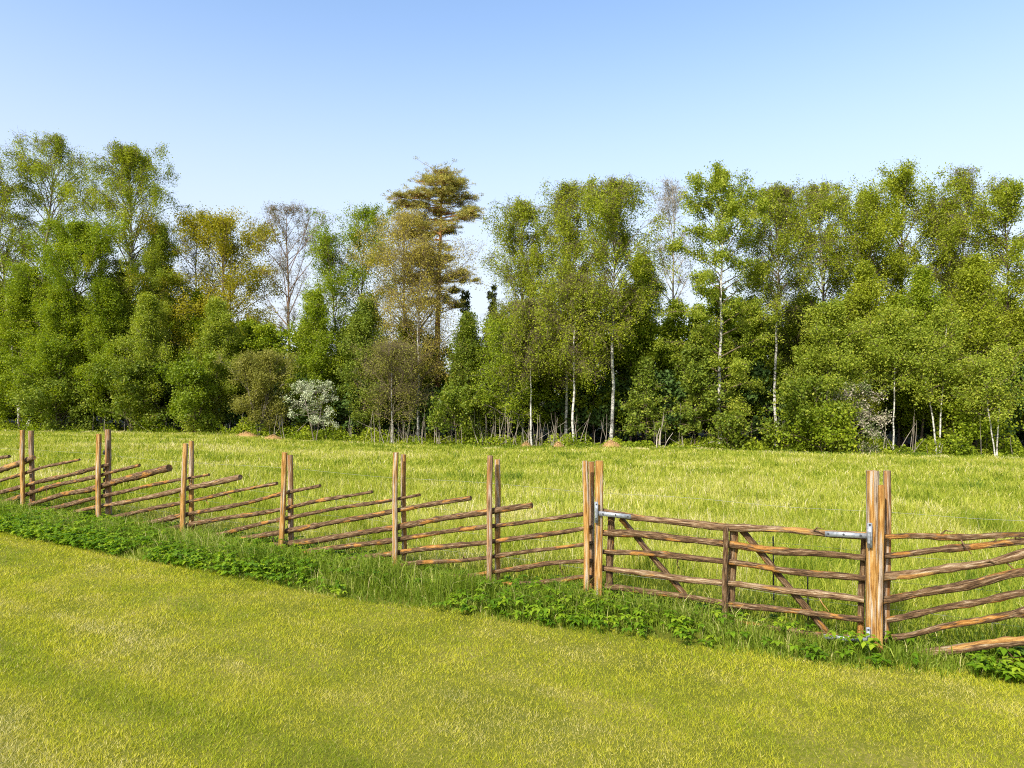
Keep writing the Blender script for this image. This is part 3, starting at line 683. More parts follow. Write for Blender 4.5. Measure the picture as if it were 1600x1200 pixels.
KIND = {  # trunk bark, leaf material, and the habit of growth
    'birch': dict(bark='birch_bark', leaf='leaf_birch', cb=0.17, prof='birch', np_=84, el=(38, 72), droop=62, ns=8, sl=0.5, ls=0.115, od=1.4, hang=0.45, sig=0.16, cl=1.1, r0=0.011, twigs=True),
    'leafy': dict(bark='brown_bark', leaf='leaf_green', cb=0.17, prof='tall', np_=84, el=(20, 68), droop=28, ns=8, sl=0.5, ls=0.12, od=1.8, hang=0.15, sig=0.20, r0=0.012),
    'fresh': dict(bark='grey_bark', leaf='leaf_fresh', cb=0.12, prof='spire', np_=84, el=(20, 68), droop=28, ns=8, sl=0.5, ls=0.115, od=1.6, hang=0.15, sig=0.19, r0=0.010),
    'dark': dict(bark='brown_bark', leaf='leaf_dark', cb=0.10, prof='spire', np_=60, el=(15, 65), droop=25, ns=7, sl=0.5, ls=0.12, od=2.0, hang=0.12, sig=0.20, r0=0.012),
    'aspen': dict(bark='birch_bark', leaf='leaf_fresh', cb=0.14, prof='tall', np_=44, el=(10, 55), droop=30, ns=9, sl=0.45, ls=0.125, od=1.35, hang=0.10, sig=0.17, r0=0.013, cl=0.8),
    'young': dict(bark='birch_bark', leaf='leaf_fresh', cb=0.24, prof='spire', np_=44, el=(25, 65), droop=30, ns=7, sl=0.5, ls=0.13, od=1.8, hang=0.12, sig=0.22, r0=0.010),
    'oak': dict(bark='brown_bark', leaf='leaf_oak', cb=0.16, prof='egg', np_=54, el=(25,65), droop=10, ns=8, sl=0.55, ls=0.14, od=1.4, hang=0.05, sig=0.30, r0=0.020),
    'olive': dict(bark='grey_bark', leaf='leaf_olive', cb=0.22, prof='tall', np_=54, el=(35, 65), droop=30, ns=9, sl=0.55, ls=0.10, od=0.7, hang=0.15, sig=0.25, r0=0.011, twigs=True),
    'bare': dict(bark='red_twig', leaf='leaf_bud', cb=0.30, prof='round', np_=30, el=(35, 60), droop=-8, ns=11, sl=0.5, ls=0.09, od=0.20, hang=0.0, sig=0.14, r0=0.012, twigs=True),
    'spruce': dict(bark='brown_bark', leaf='spruce_needle', cb=0.06, prof='cone', np_=70, el=(-8, 40), droop=-10, ns=8, sl=0.3, ls=0.17, od=2.2, hang=0.10, sig=0.10, r0=0.011),
    'lightspruce': dict(bark='brown_bark', leaf='spruce_light', cb=0.15, prof='cone', np_=62, el=(-5, 40), droop=-12, ns=6, sl=0.28, ls=0.14, od=1.3, hang=0.06, sig=0.09, r0=0.010),
    'shrub': dict(bark='brown_bark', leaf='leaf_bush', cb=0.03, prof='egg', np_=20, el=(15, 70), droop=25, ns=7, sl=0.55, ls=0.17, od=2.4, hang=0.10, sig=0.20, r0=0.010, stems=4),
    'willow': dict(bark='grey_bark', leaf='leaf_willow', cb=0.08, prof='egg', np_=22, el=(40, 75), droop=20, ns=8, sl=0.5, ls=0.12, od=2.0, hang=0.08, sig=0.20, r0=0.010, stems=5),
    'hawthorn': dict(bark='grey_bark', leaf='blossom', cb=0.30, prof='egg', np_=30, el=(0, 50), droop=15, ns=8, sl=0.42, ls=0.10, od=0.75, hang=0.0, sig=0.085, r0=0.020, stems=2, cl=0.8),
    'fadedthorn': dict(bark='grey_bark', leaf='faded_blossom', cb=0.15, prof='egg', np_=22, el=(5, 55), droop=45, ns=8, sl=0.5, ls=0.11, od=1.3, hang=0.05, sig=0.14, r0=0.018),
}
def grow(rng, H, R, kd, **ov):
    """Trunk and limbs as an Acc, leaf positions; local coordinates with the foot at the origin."""
    sp = dict(kd); sp.update(ov)
    sp['ls'] = sp['ls'] * sp.get('lk', 0.86)
    W = Acc(); LV = Leaves()
    ns = sp.get('stems', 1); k = sp.get('np_')
    r0 = sp['r0'] * H * 0.5 * sp.get('rk', 1.0)
    lean0 = sp.get('lean', 0.0)
    anchors = []; aw = []
    for j in range(ns):
        n = 14; t = np.linspace(0, 1, n)
        a = 2 * np.pi * j / ns + rng.uniform(0, 1)
        spread = (R * 0.45 if ns > 1 else 0.02 * H)
        ln = np.array([math.cos(a), math.sin(a)]) * spread * (1 if ns > 1 else rng.uniform(0.3, 1))
        wob = np.cumsum(rng.normal(0, 0.010 * H / math.sqrt(n) * 1.2, (n, 2)), 0); wob -= wob[0]
        hs = H * (1 if j == 0 else rng.uniform(0.82, 0.97))
        off0 = np.array([math.cos(a), math.sin(a)]) * (r0 * 1.2 if ns > 1 else 0)
        TP = np.zeros((n, 3)); TP[:, :2] = off0 + ln * (t ** 1.1)[:, None] + wob; TP[:, 2] = t * hs
        TP[:, 0] += lean0 * t
        TP[0, 2] = -0.25
        rs = r0 * (0.75 if ns > 1 else 1.0)
        TR = rs * (1 - t) ** 0.8 + 0.012; TR[0] *= 1.35
        W.tubes(TP, TR, 8, seed=rng.uniform(0, 40), caps=False)
        P_ = k if ns == 1 else max(8, int(k * 1.3 / ns))
        u = ((np.arange(P_) + rng.random(P_)) / P_) ** 0.9; cb = sp['cb']
        h = cb + (1 - cb) * u * 0.985
        L = R * PROF[sp['prof']](u) * rng.uniform(0.38, 1.36, P_) * (0.75 if ns > 1 else 1)
        L = np.maximum(L, 0.25)
        az = np.arange(P_) * 2.399 + rng.normal(0, 0.5, P_)
        el = np.radians(sp['el'][0] + (sp['el'][1] - sp['el'][0]) * u + rng.normal(0, 8, P_))
        start = np.stack([np.interp(h, t, TP[:, i]) for i in range(3)], 1)
        m = 7; f = np.linspace(0, 1, m)
        ee = el[:, None] - np.radians(sp['droop']) * (f ** 1.6)[None] * rng.uniform(0.5, 1.3, (P_, 1))
        aa = az[:, None] + np.cumsum(rng.normal(0, 0.12, (P_, m)), 1)
        D = np.stack([np.cos(ee) * np.cos(aa), np.cos(ee) * np.sin(aa), np.sin(ee)], -1)
        # length given is the horizontal reach
        Lr = L / np.maximum(np.cos(el), 0.45)
        Lr = np.minimum(Lr, (H * 1.02 - start[:, 2]) / np.maximum(np.sin(el), 0.12) * rng.uniform(0.8, 1.1, P_) + 0.3)
        step = D * (Lr / (m - 1))[:, None, None]
        PP = start[:, None, :] + np.concatenate([np.zeros((P_, 1, 3)), np.cumsum(step[:, :-1], 1)], 1)
        PP[:, :, 2] = np.minimum(PP[:, :, 2], H * 1.0 + 0.1 * rng.random((P_, 1)))
        PP[:, :, 2] = np.maximum(PP[:, :, 2], 0.15)
        tr = np.interp(h, t, TR)
        PR = (np.minimum(tr * 0.55, 0.012 + 0.022 * Lr))[:, None] * (1 - f[None]) ** 0.9 + 0.006
        W.tubes(PP, PR, 5, seed=rng.uniform(0, 40), caps=False, mat_i=1)
        # side branches
        S = sp['ns']; ff = rng.uniform(0.2, 1.0, (P_, S)) ** 0.8
        fi = ff * (m - 1); i0 = np.clip(fi.astype(int), 0, m - 2); g = (fi - i0)[..., None]
        pi = np.arange(P_)[:, None]
        st = PP[pi, i0] * (1 - g) + PP[pi, i0 + 1] * g
        d0 = unit(PP[pi, i0 + 1] - PP[pi, i0])
        rd = unit(d0 * 0.8 + rng.normal(0, 0.65, (P_, S, 3)) + np.array([0, 0, 0.15]))
        sl = (Lr[:, None] * sp['sl'] * (1.15 - 0.75 * ff) * rng.uniform(0.5, 1.2, (P_, S)) + 0.15)
        q = 5; fq = np.linspace(0, 1, q)
        SP = st[:, :, None, :] + rd[:, :, None, :] * (sl[..., None] * fq)[..., None]
        SP[..., 2] -= (sl[..., None] * fq ** 2) * 0.35 * (1 if sp['droop'] > 60 else (0.15 if sp['droop'] > 0 else -0.2))
        SP[..., 2] = np.clip(SP[..., 2], 0.12, H * 1.01 + 0.15)
        SPf = SP.reshape(-1, q, 3)
        W.tubes(SPf, np.broadcast_to((0.010 * (1 - fq) + 0.004)[None], SPf.shape[:2]) * (1.0 if H > 6 else 0.7), 3, seed=rng.uniform(0, 40), caps=False, mat_i=1)
        if sp.get('twigs'):
            tw = SPf[:, 2:].reshape(-1, 3); tw = np.repeat(tw, 2, 0)
            td = unit(rng.normal(0, 0.6, tw.shape) + np.array([0, 0, -0.7 if sp['hang'] > 0.3 else 0.5]))
            tl = rng.uniform(0.25, 0.7, (len(tw), 1))
            TW = np.stack([tw, tw + td * tl * 0.5, tw + td * tl + np.array([0, 0, -0.03])], 1)
            W.tubes(TW, np.full(TW.shape[:2], 0.0055), 3, seed=3.0, caps=False, mat_i=1)
            if sp['hang'] < 0.3:
                anchors.append(TW[:, 2]); aw.append(rng.gamma(0.8, 0.5, len(TW)))
        an = np.concatenate([SPf[:, 1:].reshape(-1, 3), PP[:, 4:].reshape(-1, 3)])
        top = np.stack([np.interp(np.linspace(0.80, 1.0, 14), t, TP[:, i]) for i in range(3)], 1)
        anchors.append(top); aw.append(np.full(14, 0.8))
        anchors.append(an)
        w = np.repeat(rng.gamma(sp.get('cl', 2.2), 1.0, len(SPf)) * (0.15 + sl.ravel()), q - 1)
        aw.append(np.concatenate([w, rng.gamma(1.0, 0.8, P_ * 3) * np.repeat(0.15 + 0.4 * Lr, 3)]))
    A = np.concatenate(anchors); w = np.concatenate(aw)
    area = 2 * R * H * (1 - sp['cb']) * 0.70
    nl = int(area * sp['od'] / (sp['ls'] ** 2 * 0.45 * 0.5))
    nl = int(np.clip(nl * sp.get('odk', 1.5), 300, 110000))
    pick = rng.choice(len(A), nl, p=w / w.sum())
    ct = rng.normal(0.48, 0.17, len(A))
    # neighbouring clumps share a tone
    ct = 0.6 * ct + 0.4 * (0.2 + 0.6 * vnoise(A[:, 0] + A[:, 1] * 0.7, A[:, 2], 1.1, 71))
    pos = A[pick] + rng.normal(0, sp['sig'], (nl, 3))
    if sp['hang']: pos[:, 2] -= np.minimum(rng.exponential(sp['hang'], nl), 2.2 * sp['hang'])
    pos[:, 2] = np.maximum(pos[:, 2], 0.05 + 0.15 * rng.random(nl))
    LV.add(pos, sp['ls'] * rng.uniform(0.6, 1.35, nl), ct[pick] + rng.normal(0, 0.12, nl))
    return W, LV

def edge_point(px, dd):
    """Ground point dd metres beyond the edge of the wood in the direction of frame column px."""
    d = float(np.interp(px, FX, FD)) + dd
    x = (px - 800) / FPX * d
    return np.array([x, d, float(gz(x, d))])

NAMES = {'birch': ('birch_tree', 'birch'), 'leafy': ('broadleaf_tree', 'tree'), 'fresh': ('broadleaf_tree', 'tree'), 'dark': ('broadleaf_tree', 'tree'),
         'aspen': ('aspen_tree', 'tree'), 'young': ('birch_tree', 'birch'), 'oak': ('oak_tree', 'oak'), 'olive': ('budding_tree', 'tree'),
         'bare': ('bare_tree', 'bare tree'), 'spruce': ('spruce_tree', 'spruce'), 'lightspruce': ('spruce_tree', 'spruce'), 'shrub': ('leafy_bush', 'bush'),
         'willow': ('willow_bush', 'bush'), 'hawthorn': ('hawthorn_tree', 'hawthorn'), 'fadedthorn': ('hawthorn_tree', 'hawthorn')}
GROUPS = {'birch_tree': 'birches along the edge of the wood', 'broadleaf_tree': 'green trees along the edge of the wood', 'leafy_bush': 'bushes at the foot of the wood',
          'bare_tree': 'leafless trees at the edge of the wood', 'budding_tree': 'budding trees at the edge of the wood', 'spruce_tree': 'spruces at the edge of the wood',
          'hawthorn_tree': 'flowering hawthorns at the edge of the wood'}
def tree(kind, px, ytop, wpx, dd, label, seed, **ov):
    rng = np.random.default_rng(seed)
    b = edge_point(px, dd)
    H = EYE + (HOR - ytop) / FPX * b[1] - b[2]
    R = wpx * 0.5 / FPX * b[1]
    W, LV = grow(rng, H * 0.985, R, KIND[kind], **ov)
    nm, cat = NAMES[kind]
    t = thing(nm, label, cat, tuple(b), GROUPS.get(nm))
    bark = ov.get('bark', KIND[kind]['bark'])
    W.build("trunk", M[bark], t, twig=M['twig_bark' if bark in ('birch_bark', 'brown_bark') else bark])
    V, Q, tone = LV.arrays(rng)
    mesh_obj("crown", V, None, Q, [M[ov.get('leaf', KIND[kind]['leaf'])]], attrs={"tone": tone}, parent=t)
    return t

TREES = [
    # kind, column, top row, crown width, metres beyond the edge, label, options
    ('birch', 38, 202, 185, 5.0, 'tall weeping birch with two white stems, leftmost tall tree of the wood', dict(stems=2, np_=110, od=1.2, cb=0.30, rk=1.5, cl=0.8)),
    ('birch', 198, 226, 130, 6.0, 'tall birch with an open airy top, second tall tree from the left', dict(cb=0.36, od=1.3, cl=0.8, rk=1.3)),
    ('leafy', 112, 350, 150, 3.0, 'full green tree standing between the two tall birches at the left', {}),
    ('fresh', 258, 352, 120, 6.5, 'yellow green tree just left of the orange-brown oak', dict(od=1.8)),
    ('leafy', 30, 415, 120, 1.4, 'dense low-branched tree behind the leftmost pair of fence stakes', dict(od=2.1, cb=0.08, prof='spire')),
    ('leafy', 92, 455, 110, 0.8, 'pointed green tree between the first and second pairs of fence stakes', dict(od=1.9, cb=0.10, prof='spire')),
    ('leafy', 158, 440, 110, 1.6, 'dense green tree behind the second pair of fence stakes', dict(od=1.9, cb=0.12, prof='spire')),
    ('fresh', 225, 462, 100, 1.2, 'light green pointed tree left of the round glossy bush', dict(od=1.8, cb=0.12)),
    ('oak', 350, 345, 175, 9.0, 'oak with orange-brown young leaves, left of the tall bare tree', {}),
    ('bare', 302, 336, 85, 13.0, 'nearly bare grey treetop rising behind the orange-brown oak', dict(bark='grey_bark', od=0.2)),
    ('bare', 447, 325, 125, 9.0, 'bare tree with reddish twigs between oak and forked green tree', dict(rk=1.3)),
    ('fresh', 340, 470, 95, 2.5, 'slender yellow green tree rising behind the round glossy bush', dict(od=2.0)),
    ('leafy', 545, 318, 125, 7.0, 'dark green tree with a forked top, left of the pine', dict(stems=2, np_=104, cb=0.25, od=1.4, cl=0.8)),
    ('fresh', 492, 458, 105, 4.0, 'light green tree directly behind the white-flowering hawthorn', dict(leaf='leaf_green', od=2.0)),
    ('dark', 570, 470, 110, 3.0, 'dark green lower tree between the hawthorn and the olive tree', {}),
    ('olive', 630, 335, 130, 5.0, 'olive-brown budding tree with thin foliage at the pine\'s left side', dict(od=0.7)),
    ('olive', 652, 385, 130, 3.5, 'olive-brown budding tree with a pale trunk in front of the pine', dict(od=0.42, bark='birch_bark', rk=1.2)),
    ('olive', 612, 545, 100, 0.6, 'low olive green tree with thin pale stems left of the pine', dict(od=0.8, bark='birch_bark', leaf='leaf_willow')),
    ('lightspruce', 725, 452, 42, 13.0, 'small spruce top in the gap right of the pine, the left one', {}),
    ('lightspruce', 766, 445, 48, 12.0, 'small spruce top in the gap right of the pine, nearer the birches', {}),
    ('leafy', 728, 492, 85, 3.0, 'bright green bushy tree below the gap in the treeline', dict(leaf='leaf_bush', ls=0.12, od=2.0, prof='spire')),
    ('leafy', 795, 505, 95, 1.5, 'slim green tree below the left end of the central birches', dict(bark='grey_bark')),
    ('birch', 818, 312, 118, 6.0, 'tall birch with drooping twigs bordering the gap right of the pine', {}),
    ('birch', 884, 285, 125, 5.0, 'tall birch with a ragged top in the middle of the wood', dict(od=1.4, cb=0.3)),
    ('birch', 953, 278, 130, 2.0, 'tall birch with a thick white trunk above the tan mound', dict(od=1.5, rk=1.2, cb=0.36)),
    ('birch', 896, 430, 115, 0.6, 'shorter birch with a black-spotted white trunk left of the tan mound', dict(od=1.7, rk=1.3, cb=0.36)),
    ('birch', 831, 470, 95, 0.4, 'slender birch with a thin bent white trunk in the thicket', dict(od=1.6, cb=0.48)),
    ('bare', 1052, 284, 95, 9.0, 'leafless grey tree between the central birches and the tiered aspen', dict(bark='dead_wood', od=0.12)),
    ('dark', 1005, 400, 115, 7.0, 'dark green tree below the leafless grey tree', dict(leaf='leaf_green')),
    ('aspen', 1125, 268, 145, 2.5, 'tall aspen with tiered bright green branches and a pale trunk', dict(cb=0.10, np_=60)),
    ('birch', 1213, 292, 135, 5.0, 'tall birch with a long white trunk right of the tiered aspen', dict(cb=0.48)),
    ('birch', 1282, 283, 132, 8.0, 'tall thin-topped birch between the long white trunk and the narrow layered tree', dict(od=1.2)),
    ('leafy', 1345, 303, 118, 8.0, 'narrow tree with open layers of leaves and a dark trunk', dict(leaf='leaf_birch', od=1.4, ns=7, cl=0.9)),
    ('leafy', 1408, 264, 122, 8.0, 'tall dark-trunked tree with airy layered crown on the right', dict(leaf='leaf_birch', od=1.4, ns=7, cl=0.9)),
    ('birch', 1502, 254, 145, 7.0, 'broad tall birch, the highest crown at the right', dict(stems=2, np_=110, od=1.4, cl=1.0)),
    ('leafy', 1580, 288, 110, 6.0, 'tall green tree at the right edge of the photo', dict(leaf='leaf_birch', od=1.3, cl=0.8)),
    ('young', 1290, 476, 140, 1.8, 'yellow green young birch above the big right-hand bushes', dict(leaf='leaf_fresh', bark='grey_bark', cb=0.1)),
    ('young', 1395, 488, 115, 0.8, 'young birch with one slim white stem left of the twin-stemmed pair', dict(cb=0.44)),
    ('young', 1466, 480, 115, 0.4, 'young birch with two close white stems and pale foliage', dict(stems=2, np_=56, cb=0.42, rk=1.3)),
    ('young', 1557, 545, 120, -0.6, 'young birch with a V of two white stems near the right edge', dict(stems=2, np_=56, cb=0.42, rk=1.3)),
    ('leafy', 1525, 400, 105, 3.0, 'full green tree behind the young white-stemmed birches', dict(leaf='leaf_birch', prof='spire')),
    ('leafy', 1440, 420, 95, 3.4, 'slim green tree behind the twin-stemmed young birch', dict(leaf='leaf_green', prof='spire')),
    ('leafy', 1345, 415, 105, 4.0, 'full green tree filling the wood below the narrow layered tree', dict(leaf='leaf_birch', prof='spire')),
    ('leafy', 1240, 480, 100, 8.5, 'dark green tree behind the long white birch trunk', dict(leaf='leaf_dark')),
    ('spruce', 1085, 520, 120, 2.0, 'dark spruce with drooping tiers in front of the aspen trunk', dict(leaf='leaf_dark', od=1.9, cb=0.14)),
    ('spruce', 1010, 560, 90, 1.6, 'small dark spruce right of the thick white birch trunk', dict(leaf='leaf_dark', od=1.6, cb=0.14)),
    ('shrub', 306, 556, 100, -1.2, 'round glossy bright green bush by the third pair of stakes', dict(leaf='leaf_bright')),
    ('shrub', 205, 572, 130, 0.3, 'wide leafy bush left of the round glossy bush', {}),
    ('shrub', 90, 600, 130, 0.2, 'low leafy bush under the leftmost trees', dict(leaf='leaf_dark')),
    ('willow', 405, 555, 105, 0.3, 'olive green willow bush left of the hawthorn', {}),
    ('hawthorn', 492, 598, 88, -1.2, 'small hawthorn covered in white blossom at the meadow edge', {}),
    ('fadedthorn', 1332, 604, 75, 0.2, 'hawthorn with fading cream blossom right of the big bushes', {}),
    ('shrub', 1255, 598, 130, -0.2, 'large leafy bush below the long white birch trunk', {}),
    ('shrub', 1285, 640, 120, -0.9, 'low spreading bush at the meadow edge, right part of the wood', dict(leaf='leaf_green')),
    ('shrub', 1140, 652, 70, -0.3, 'small bright bush at the foot of the tiered aspen', {}),
    ('shrub', 305, 655, 60, -1.0, 'small pale bush in front of the round glossy bush', dict(leaf='leaf_fresh', np_=14)),
    ('shrub', 715, 610, 90, 0.3, 'low bright green sapling bush below the spruce tops', dict(leaf='leaf_bush', cb=0.25)),
    ('shrub', 1520, 625, 110, 1.0, 'green bush behind the V-stemmed young birch', dict(leaf='leaf_green')),
    ('leafy', -110, 320, 170, 3.0, 'green tree beyond the left edge of the photo', {}),
    ('leafy', 1710, 330, 160, 4.0, 'green tree beyond the right edge of the photo', dict(leaf='leaf_birch')),
]
for i, (kd, px, yt, wp, dd, lb, ov) in enumerate(TREES):
    tree(kd, px, yt, wp, dd, lb, 1000 + i * 7, **ov)

# the pine: bare orange trunk and flat pads of needles
def pine():
    rng = np.random.default_rng(9)
    b = edge_point(684, 8.0); D = b[1]
    toW = lambda x, y: np.array([(x - 800) / FPX * D, D, EYE + (HOR - y) / FPX * D]) - b
    t = thing("pine_tree", "tall pine with an orange-brown trunk and flat tiers of brownish needles", "pine", tuple(b))
    W = Acc(); LV = Leaves()
    tp = np.array([toW(x, y) for x, y in ((681, 705), (682, 600), (684, 500), (686, 430), (689, 350), (690, 300), (691, 268))])
    tp[0, 2] = -0.3
    TP = resample(tp, 24); TR = np.linspace(0.34, 0.05, 24); TR[0] *= 1.2
    W.tubes(TP, TR, 10, seed=2.0, caps=False)
    pads = [(692, 271, 30, 10), (668, 281, 20, 7), (722, 287, 12, 5), (700, 284, 22, 6), (678, 297, 30, 8), (724, 303, 22, 7), (652, 307, 30, 7), (624, 313, 18, 6),
            (703, 312, 26, 6), (660, 320, 26, 7), (732, 325, 16, 6), (690, 330, 30, 8), (722, 340, 22, 8), (648, 342, 26, 9), (668, 352, 24, 8), (640, 362, 24, 7),
            (735, 335, 12, 4), (700, 356, 20, 6), (655, 376, 22, 6), (640, 403, 24, 8), (668, 410, 20, 6), (712, 430, 24, 9), (690, 436, 20, 6), (655, 445, 20, 5),
            (668, 470, 24, 6), (712, 478, 16, 5), (728, 436, 10, 5)]
    pads += [(684 + rng.normal(0, 26), rng.uniform(285, 470), rng.uniform(6, 11), rng.uniform(2.5, 5)) for _ in range(20)]
    tz = TP[:, 2]
    for (x, y, w, h) in pads:
        for rep in range(3):
            c = toW(x, y); dy = rng.normal(0, 1.0)
            if rep: c = c + np.array([rng.normal(0, 0.55), 0, rng.normal(0, 0.22)])
            c[1] += dy if rep else rng.normal(0, 0.4)
            hz = max(c[2] - rng.uniform(0.1, 0.7), 0.5); s0 = np.array([np.interp(hz, tz, TP[:, i]) for i in range(3)])
            mid = 0.5 * (s0 + c) + np.array([0, 0, -0.15])
            f = np.linspace(0, 1, 7)[:, None]
            B = (1 - f) ** 2 * s0 + 2 * f * (1 - f) * mid + f * f * c
            W.tubes(B, np.linspace(0.05, 0.014, 7), 5, seed=rng.uniform(0, 30), caps=False)
            rx = w / FPX * D; rz = h / FPX * D
            nt = int(20 * rx / 0.8) + 6                   # tufts of needles over the pad
            tc = c + rng.normal(0, 1, (nt, 3)) * np.array([rx * 0.45, rx * 0.4, rz * 0.42])
            TB = np.stack([np.repeat(B[5][None], nt, 0), 0.5 * (B[5] + tc) + [0, 0, -0.05], tc], 1)
            W.tubes(TB, np.full(TB.shape[:2], 0.010), 3, seed=4.0, caps=False)
            nn = 40
            pos = np.repeat(tc, nn, 0) + rng.normal(0, 1, (nt * nn, 3)) * np.array([0.12, 0.12, 0.06]) + [0, 0, 0.05]
            LV.add(pos, rng.uniform(0.07, 0.13, nt * nn), np.repeat(rng.normal(0.45, 0.2, nt), nn) + rng.normal(0, 0.12, nt * nn))
    # dead lower twigs
    n = 60; hz = rng.uniform(0.25, 0.75, n) * tz[-1]; s0 = np.stack([np.interp(hz, tz, TP[:, i]) for i in range(3)], 1)
    a = rng.uniform(0, 6.28, n); d = np.stack([np.cos(a), np.sin(a), rng.uniform(-0.2, 0.5, n)], 1) * rng.uniform(0.5, 2.2, (n, 1))
    DT = np.stack([s0, s0 + d * 0.5 + rng.normal(0, 0.05, (n, 3)), s0 + d + [0, 0, -0.1]], 1)
    W.tubes(DT, np.broadcast_to(np.array([0.025, 0.015, 0.006]), DT.shape[:2]), 4, seed=8.0, caps=False)
    W.build("trunk", M['pine_bark'], t)
    V, Q, tone = LV.arrays(rng, asp=0.35)
    mesh_obj("crown", V, None, Q, [M['needle']], attrs={"tone": tone}, parent=t)
pine()

# the depth of the wood behind: one mass
def deep_wood():
    rng = np.random.default_rng(404)
    VW = []; QW = []; GW = []; nW = 0; VL = []; QL = []; TL = []; nL = 0; ML = []
    def put(kind, px, ytop, wpx, dd, **ov):
        nonlocal nW, nL
        b = edge_point(px, dd)
        H = EYE + (HOR - ytop) / FPX * b[1] - b[2]; R = wpx * 0.5 / FPX * b[1]
        lt = ov.pop('light', False)
        W, LV = grow(rng, H, R, KIND[kind], odk=1.1, lk=1.0, **ov)
        V = np.concatenate(W.V) + b; VW.append(V); QW.append(np.concatenate(W.Q) + nW); nW += len(V)
        V, Q, tn = LV.arrays(rng); VL.append(V + b); QL.append(Q + nL); nL += len(V); TL.append(tn); ML.append(np.full(len(Q), 2 if lt else 1))
    for px in np.arange(-260, 1860, 62):
        top = np.interp(px, [-260, 0, 260, 300, 420, 480, 640, 690, 790, 840, 1000, 1300, 1600, 1860], [330, 440, 450, 480, 520, 520, 510, 525, 525, 490, 470, 475, 465, 400])
        put('spruce', px + rng.normal(0, 14), top + rng.uniform(0, 50), rng.uniform(95, 140), rng.uniform(10, 14), np_=44, ns=6, ls=0.28, od=2.4)
        put('leafy', px + 45 + rng.normal(0, 14), top - 10 + rng.uniform(0, 50), rng.uniform(90, 125), rng.uniform(8, 11), np_=40, ns=6, ls=0.18, od=1.9, cb=0.10, light=True, prof='spire')
        put('spruce', px + 30 + rng.normal(0, 14), top + rng.uniform(15, 60), rng.uniform(95, 140), rng.uniform(16, 24), np_=40, ns=6, ls=0.38, od=2.6)
        put('leafy', px + 20 + rng.normal(0, 14), top - 25 + rng.uniform(0, 45), rng.uniform(80, 115), rng.uniform(5, 8), np_=34, ns=6, ls=0.16, od=2.0, cb=0.12, light=True, prof='spire')
        put('dark', px + 15 + rng.normal(0, 14), max(560, top + 60) + rng.uniform(0, 40), rng.uniform(80, 120), rng.uniform(4, 7), np_=22, ns=6, ls=0.24, od=2.0, cb=0.15)
    V = np.concatenate(VW + VL); Q = np.concatenate(QW + [q + nW for q in QL])
    mi = np.concatenate([np.zeros(sum(len(q) for q in QW), int), np.concatenate(ML)])
    tone = np.concatenate([np.zeros(nW)] + TL)
    o = mesh_obj("deep_wood", V, None, Q, [M['brown_bark'], M['spruce_needle'], M['leaf_green']], attrs={"tone": tone}, quad_mat=mi)
    tag(o, "dark mass of the wood behind the front row of trees", "wood", kind="stuff")
deep_wood()

# thicket of thin saplings and brushwood under the trees
def thicket():
    rng = np.random.default_rng(66)
    W = Acc(); px = np.concatenate([rng.normal(640, 45, 55), rng.normal(770, 45, 75), rng.normal(860, 25, 28), rng.uniform(60, 560, 50), rng.uniform(900, 1100, 16), rng.uniform(1360, 1600, 26)])
    P = []; R = []
    for x in px:
        b = edge_point(x, rng.uniform(-0.4, 2.0)); h = rng.uniform(0.7, 1.0) * rng.uniform(0.8, 3.6) if x > 560 else rng.uniform(0.8, 2.2)
        a = rng.normal(0, 0.12); ln = rng.normal(0, 0.12 if rng.random() < 0.8 else 0.7)
        t = np.linspace(0, 1, 6)
        p = np.stack([b[0] + ln * h * t + 0.05 * np.sin(t * 4 + a * 30), b[1] + a * h * t, b[2] - 0.1 + h * t * (1 - 0.3 * abs(ln))], 1)
        P.append(p); R.append(np.linspace(rng.uniform(0.012, 0.034), 0.007, 6))
    W.tubes(np.array(P), np.array(R), 5, seed=1.0, caps=False)
    V = np.concatenate(W.V); Q = np.concatenate(W.Q)
    # their leaves, and low undergrowth all along the edge
    n = 80000; x = rng.uniform(-200, 1800, n); dd = rng.uniform(-0.6, 3.5, n)
    dark = np.interp(x, [-200, 300, 560, 900, 1000, 1200, 1800], [1, 1, 0.7, 0.6, 0.35, 0.6, 0.8])
    d = np.interp(x, FX, FD) + dd; X = (x - 800) / FPX * d; Z = gz(X, d)
    dens = vnoise(x, dd * 20, 24, 91)
    hmax = np.clip((dens - 0.30) * 3.2, 0, 1.6) * dark
    k = (hmax > 0.05); X, d, Z, hmax = X[k], d[k], Z[k], hmax[k]; n = len(X)
    pos = np.stack([X, d, Z + rng.random(n) * hmax], 1)
    LV = Leaves(); LV.add(pos, rng.uniform(0.08, 0.18, n), 0.3 + 0.5 * vnoise(X, d, 1.0, 92) + rng.normal(0, 0.12, n))
    VL, QL, tl = LV.arrays(rng)
    mi = np.concatenate([np.zeros(len(Q), int), np.ones(len(QL), int)])
    o = mesh_obj("thicket", np.concatenate([V, VL]), None, np.concatenate([Q, QL + len(V)]), [M['sapling_bark'], M['leaf_green']],
                 attrs={"tone": np.concatenate([np.zeros(len(V)), tl])}, vecs={"grain": np.concatenate([np.concatenate(W.G), VL * 0])}, quad_mat=mi)
    tag(o, "thicket of thin grey saplings and undergrowth along the foot of the wood", "undergrowth", kind="stuff")
thicket()

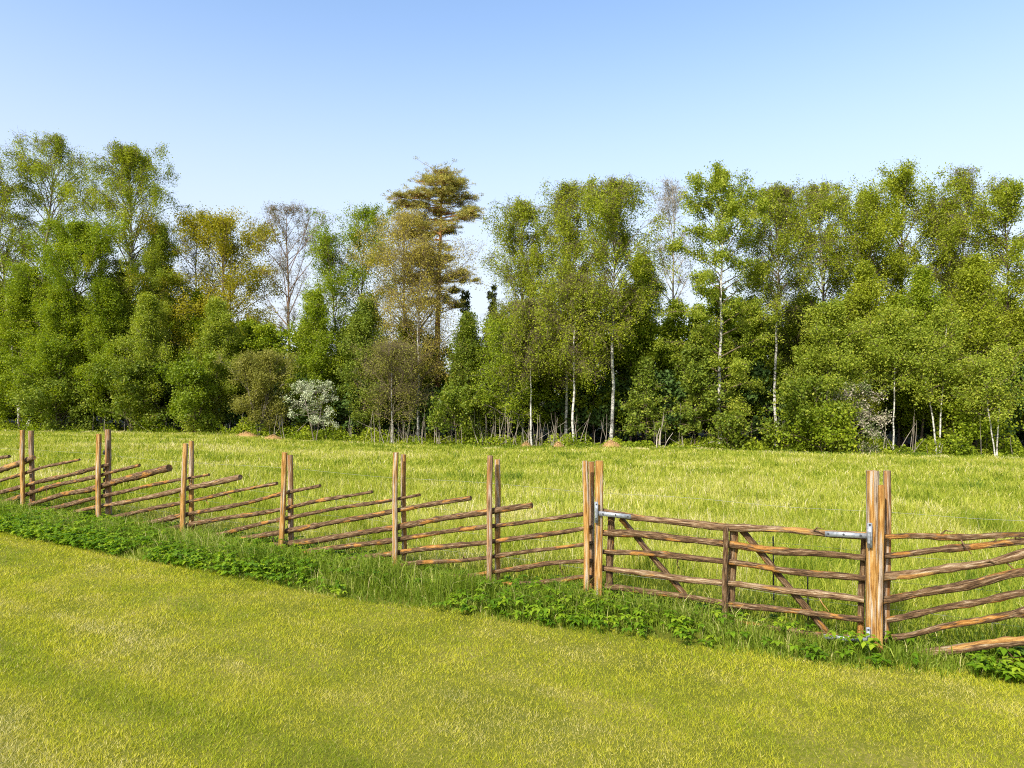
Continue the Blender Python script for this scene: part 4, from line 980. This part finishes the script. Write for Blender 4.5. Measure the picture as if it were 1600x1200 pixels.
# dead snag and tan mounds at the meadow's far side
def snag():
    rng = np.random.default_rng(12)
    b = edge_point(1028, -0.5); t = thing("dead_snag", "pale dead broken stems standing before the dark gap in the wood", "dead tree", tuple(b))
    for (dx, tx, h, r) in ((-0.15, 0.1, 1.5, 0.05), (0.05, 0.35, 2.3, 0.055), (0.15, 0.2, 1.7, 0.045), (0.25, 0.95, 1.2, 0.035), (0.0, -0.1, 1.1, 0.04)):
        tt = np.linspace(0, 1, 8); P = np.stack([dx + (tx - dx) * tt + 0.04 * np.sin(tt * 6 + h), 0.05 * np.sin(tt * 4 + dx * 9), -0.1 + h * tt], 1)
        A = Acc(); A.tubes(P, np.linspace(r, r * 0.35, 8), 7, seed=h, rough=0.05, rng=rng); A.build("stem", M['dead_wood'], t)
snag()
def mound(px, dd, w, h, label, seed):
    rng = np.random.default_rng(seed); b = edge_point(px, dd)
    n = 20; r = np.linspace(0, 1, 9); th = np.linspace(0, 2 * np.pi, n, endpoint=False)
    RR, TH = np.meshgrid(r, th, indexing='ij')
    rad = w * 0.5 * RR * (1 + 0.15 * np.sin(3 * TH + seed) * RR)
    z = h * (1 - RR ** 1.8) * (1 + rng.normal(0, 0.06, RR.shape)) - 0.06 * RR
    V = np.stack([rad * np.cos(TH), rad * np.sin(TH) * 0.8, z], -1).reshape(-1, 3)
    i = np.arange(9 * n).reshape(9, n); a = i[:-1]; c = i[1:]
    Q = np.stack([a, c, np.roll(c, -1, 1), np.roll(a, -1, 1)], -1).reshape(-1, 4)
    m = len(V); L = Leaves(); f = rng.choice(m, 900); L.add(V[f] + rng.normal(0, 0.04, (900, 3)), rng.uniform(0.05, 0.12, 900), rng.uniform(0.3, 1, 900))
    VL, QL, tl = L.arrays(rng, asp=0.3)
    o = mesh_obj("earth_mound", np.concatenate([V, VL]), None, np.concatenate([Q, QL + m]), [M['straw']],
                 attrs={"tone": np.concatenate([np.full(m, 0.5), tl])}, loc=tuple(b))
    tag(o, label, "mound", "tan mounds at the far side of the meadow")
M['straw'] = leaf_mat("dry_straw", [(0.0, (0.14, 0.075, 0.025)), (0.5, (0.36, 0.22, 0.085)), (1.0, (0.52, 0.37, 0.18))], trans=0.05)
mound(955, -1.2, 1.6, 0.52, "largest tan mound, in front of the thick white birch trunk", 1)
mound(872, -1.0, 1.0, 0.40, "small reddish tan mound at the end of the sapling thicket", 2)
mound(822, -1.0, 0.9, 0.34, "low tan mound before the bent white birch stem", 3)
mound(385, -1.5, 2.2, 0.38, "flat tan mound left of the white hawthorn", 4)
mound(425, -2.6, 1.8, 0.34, "low brown mound in the grass below the willow bush", 5)
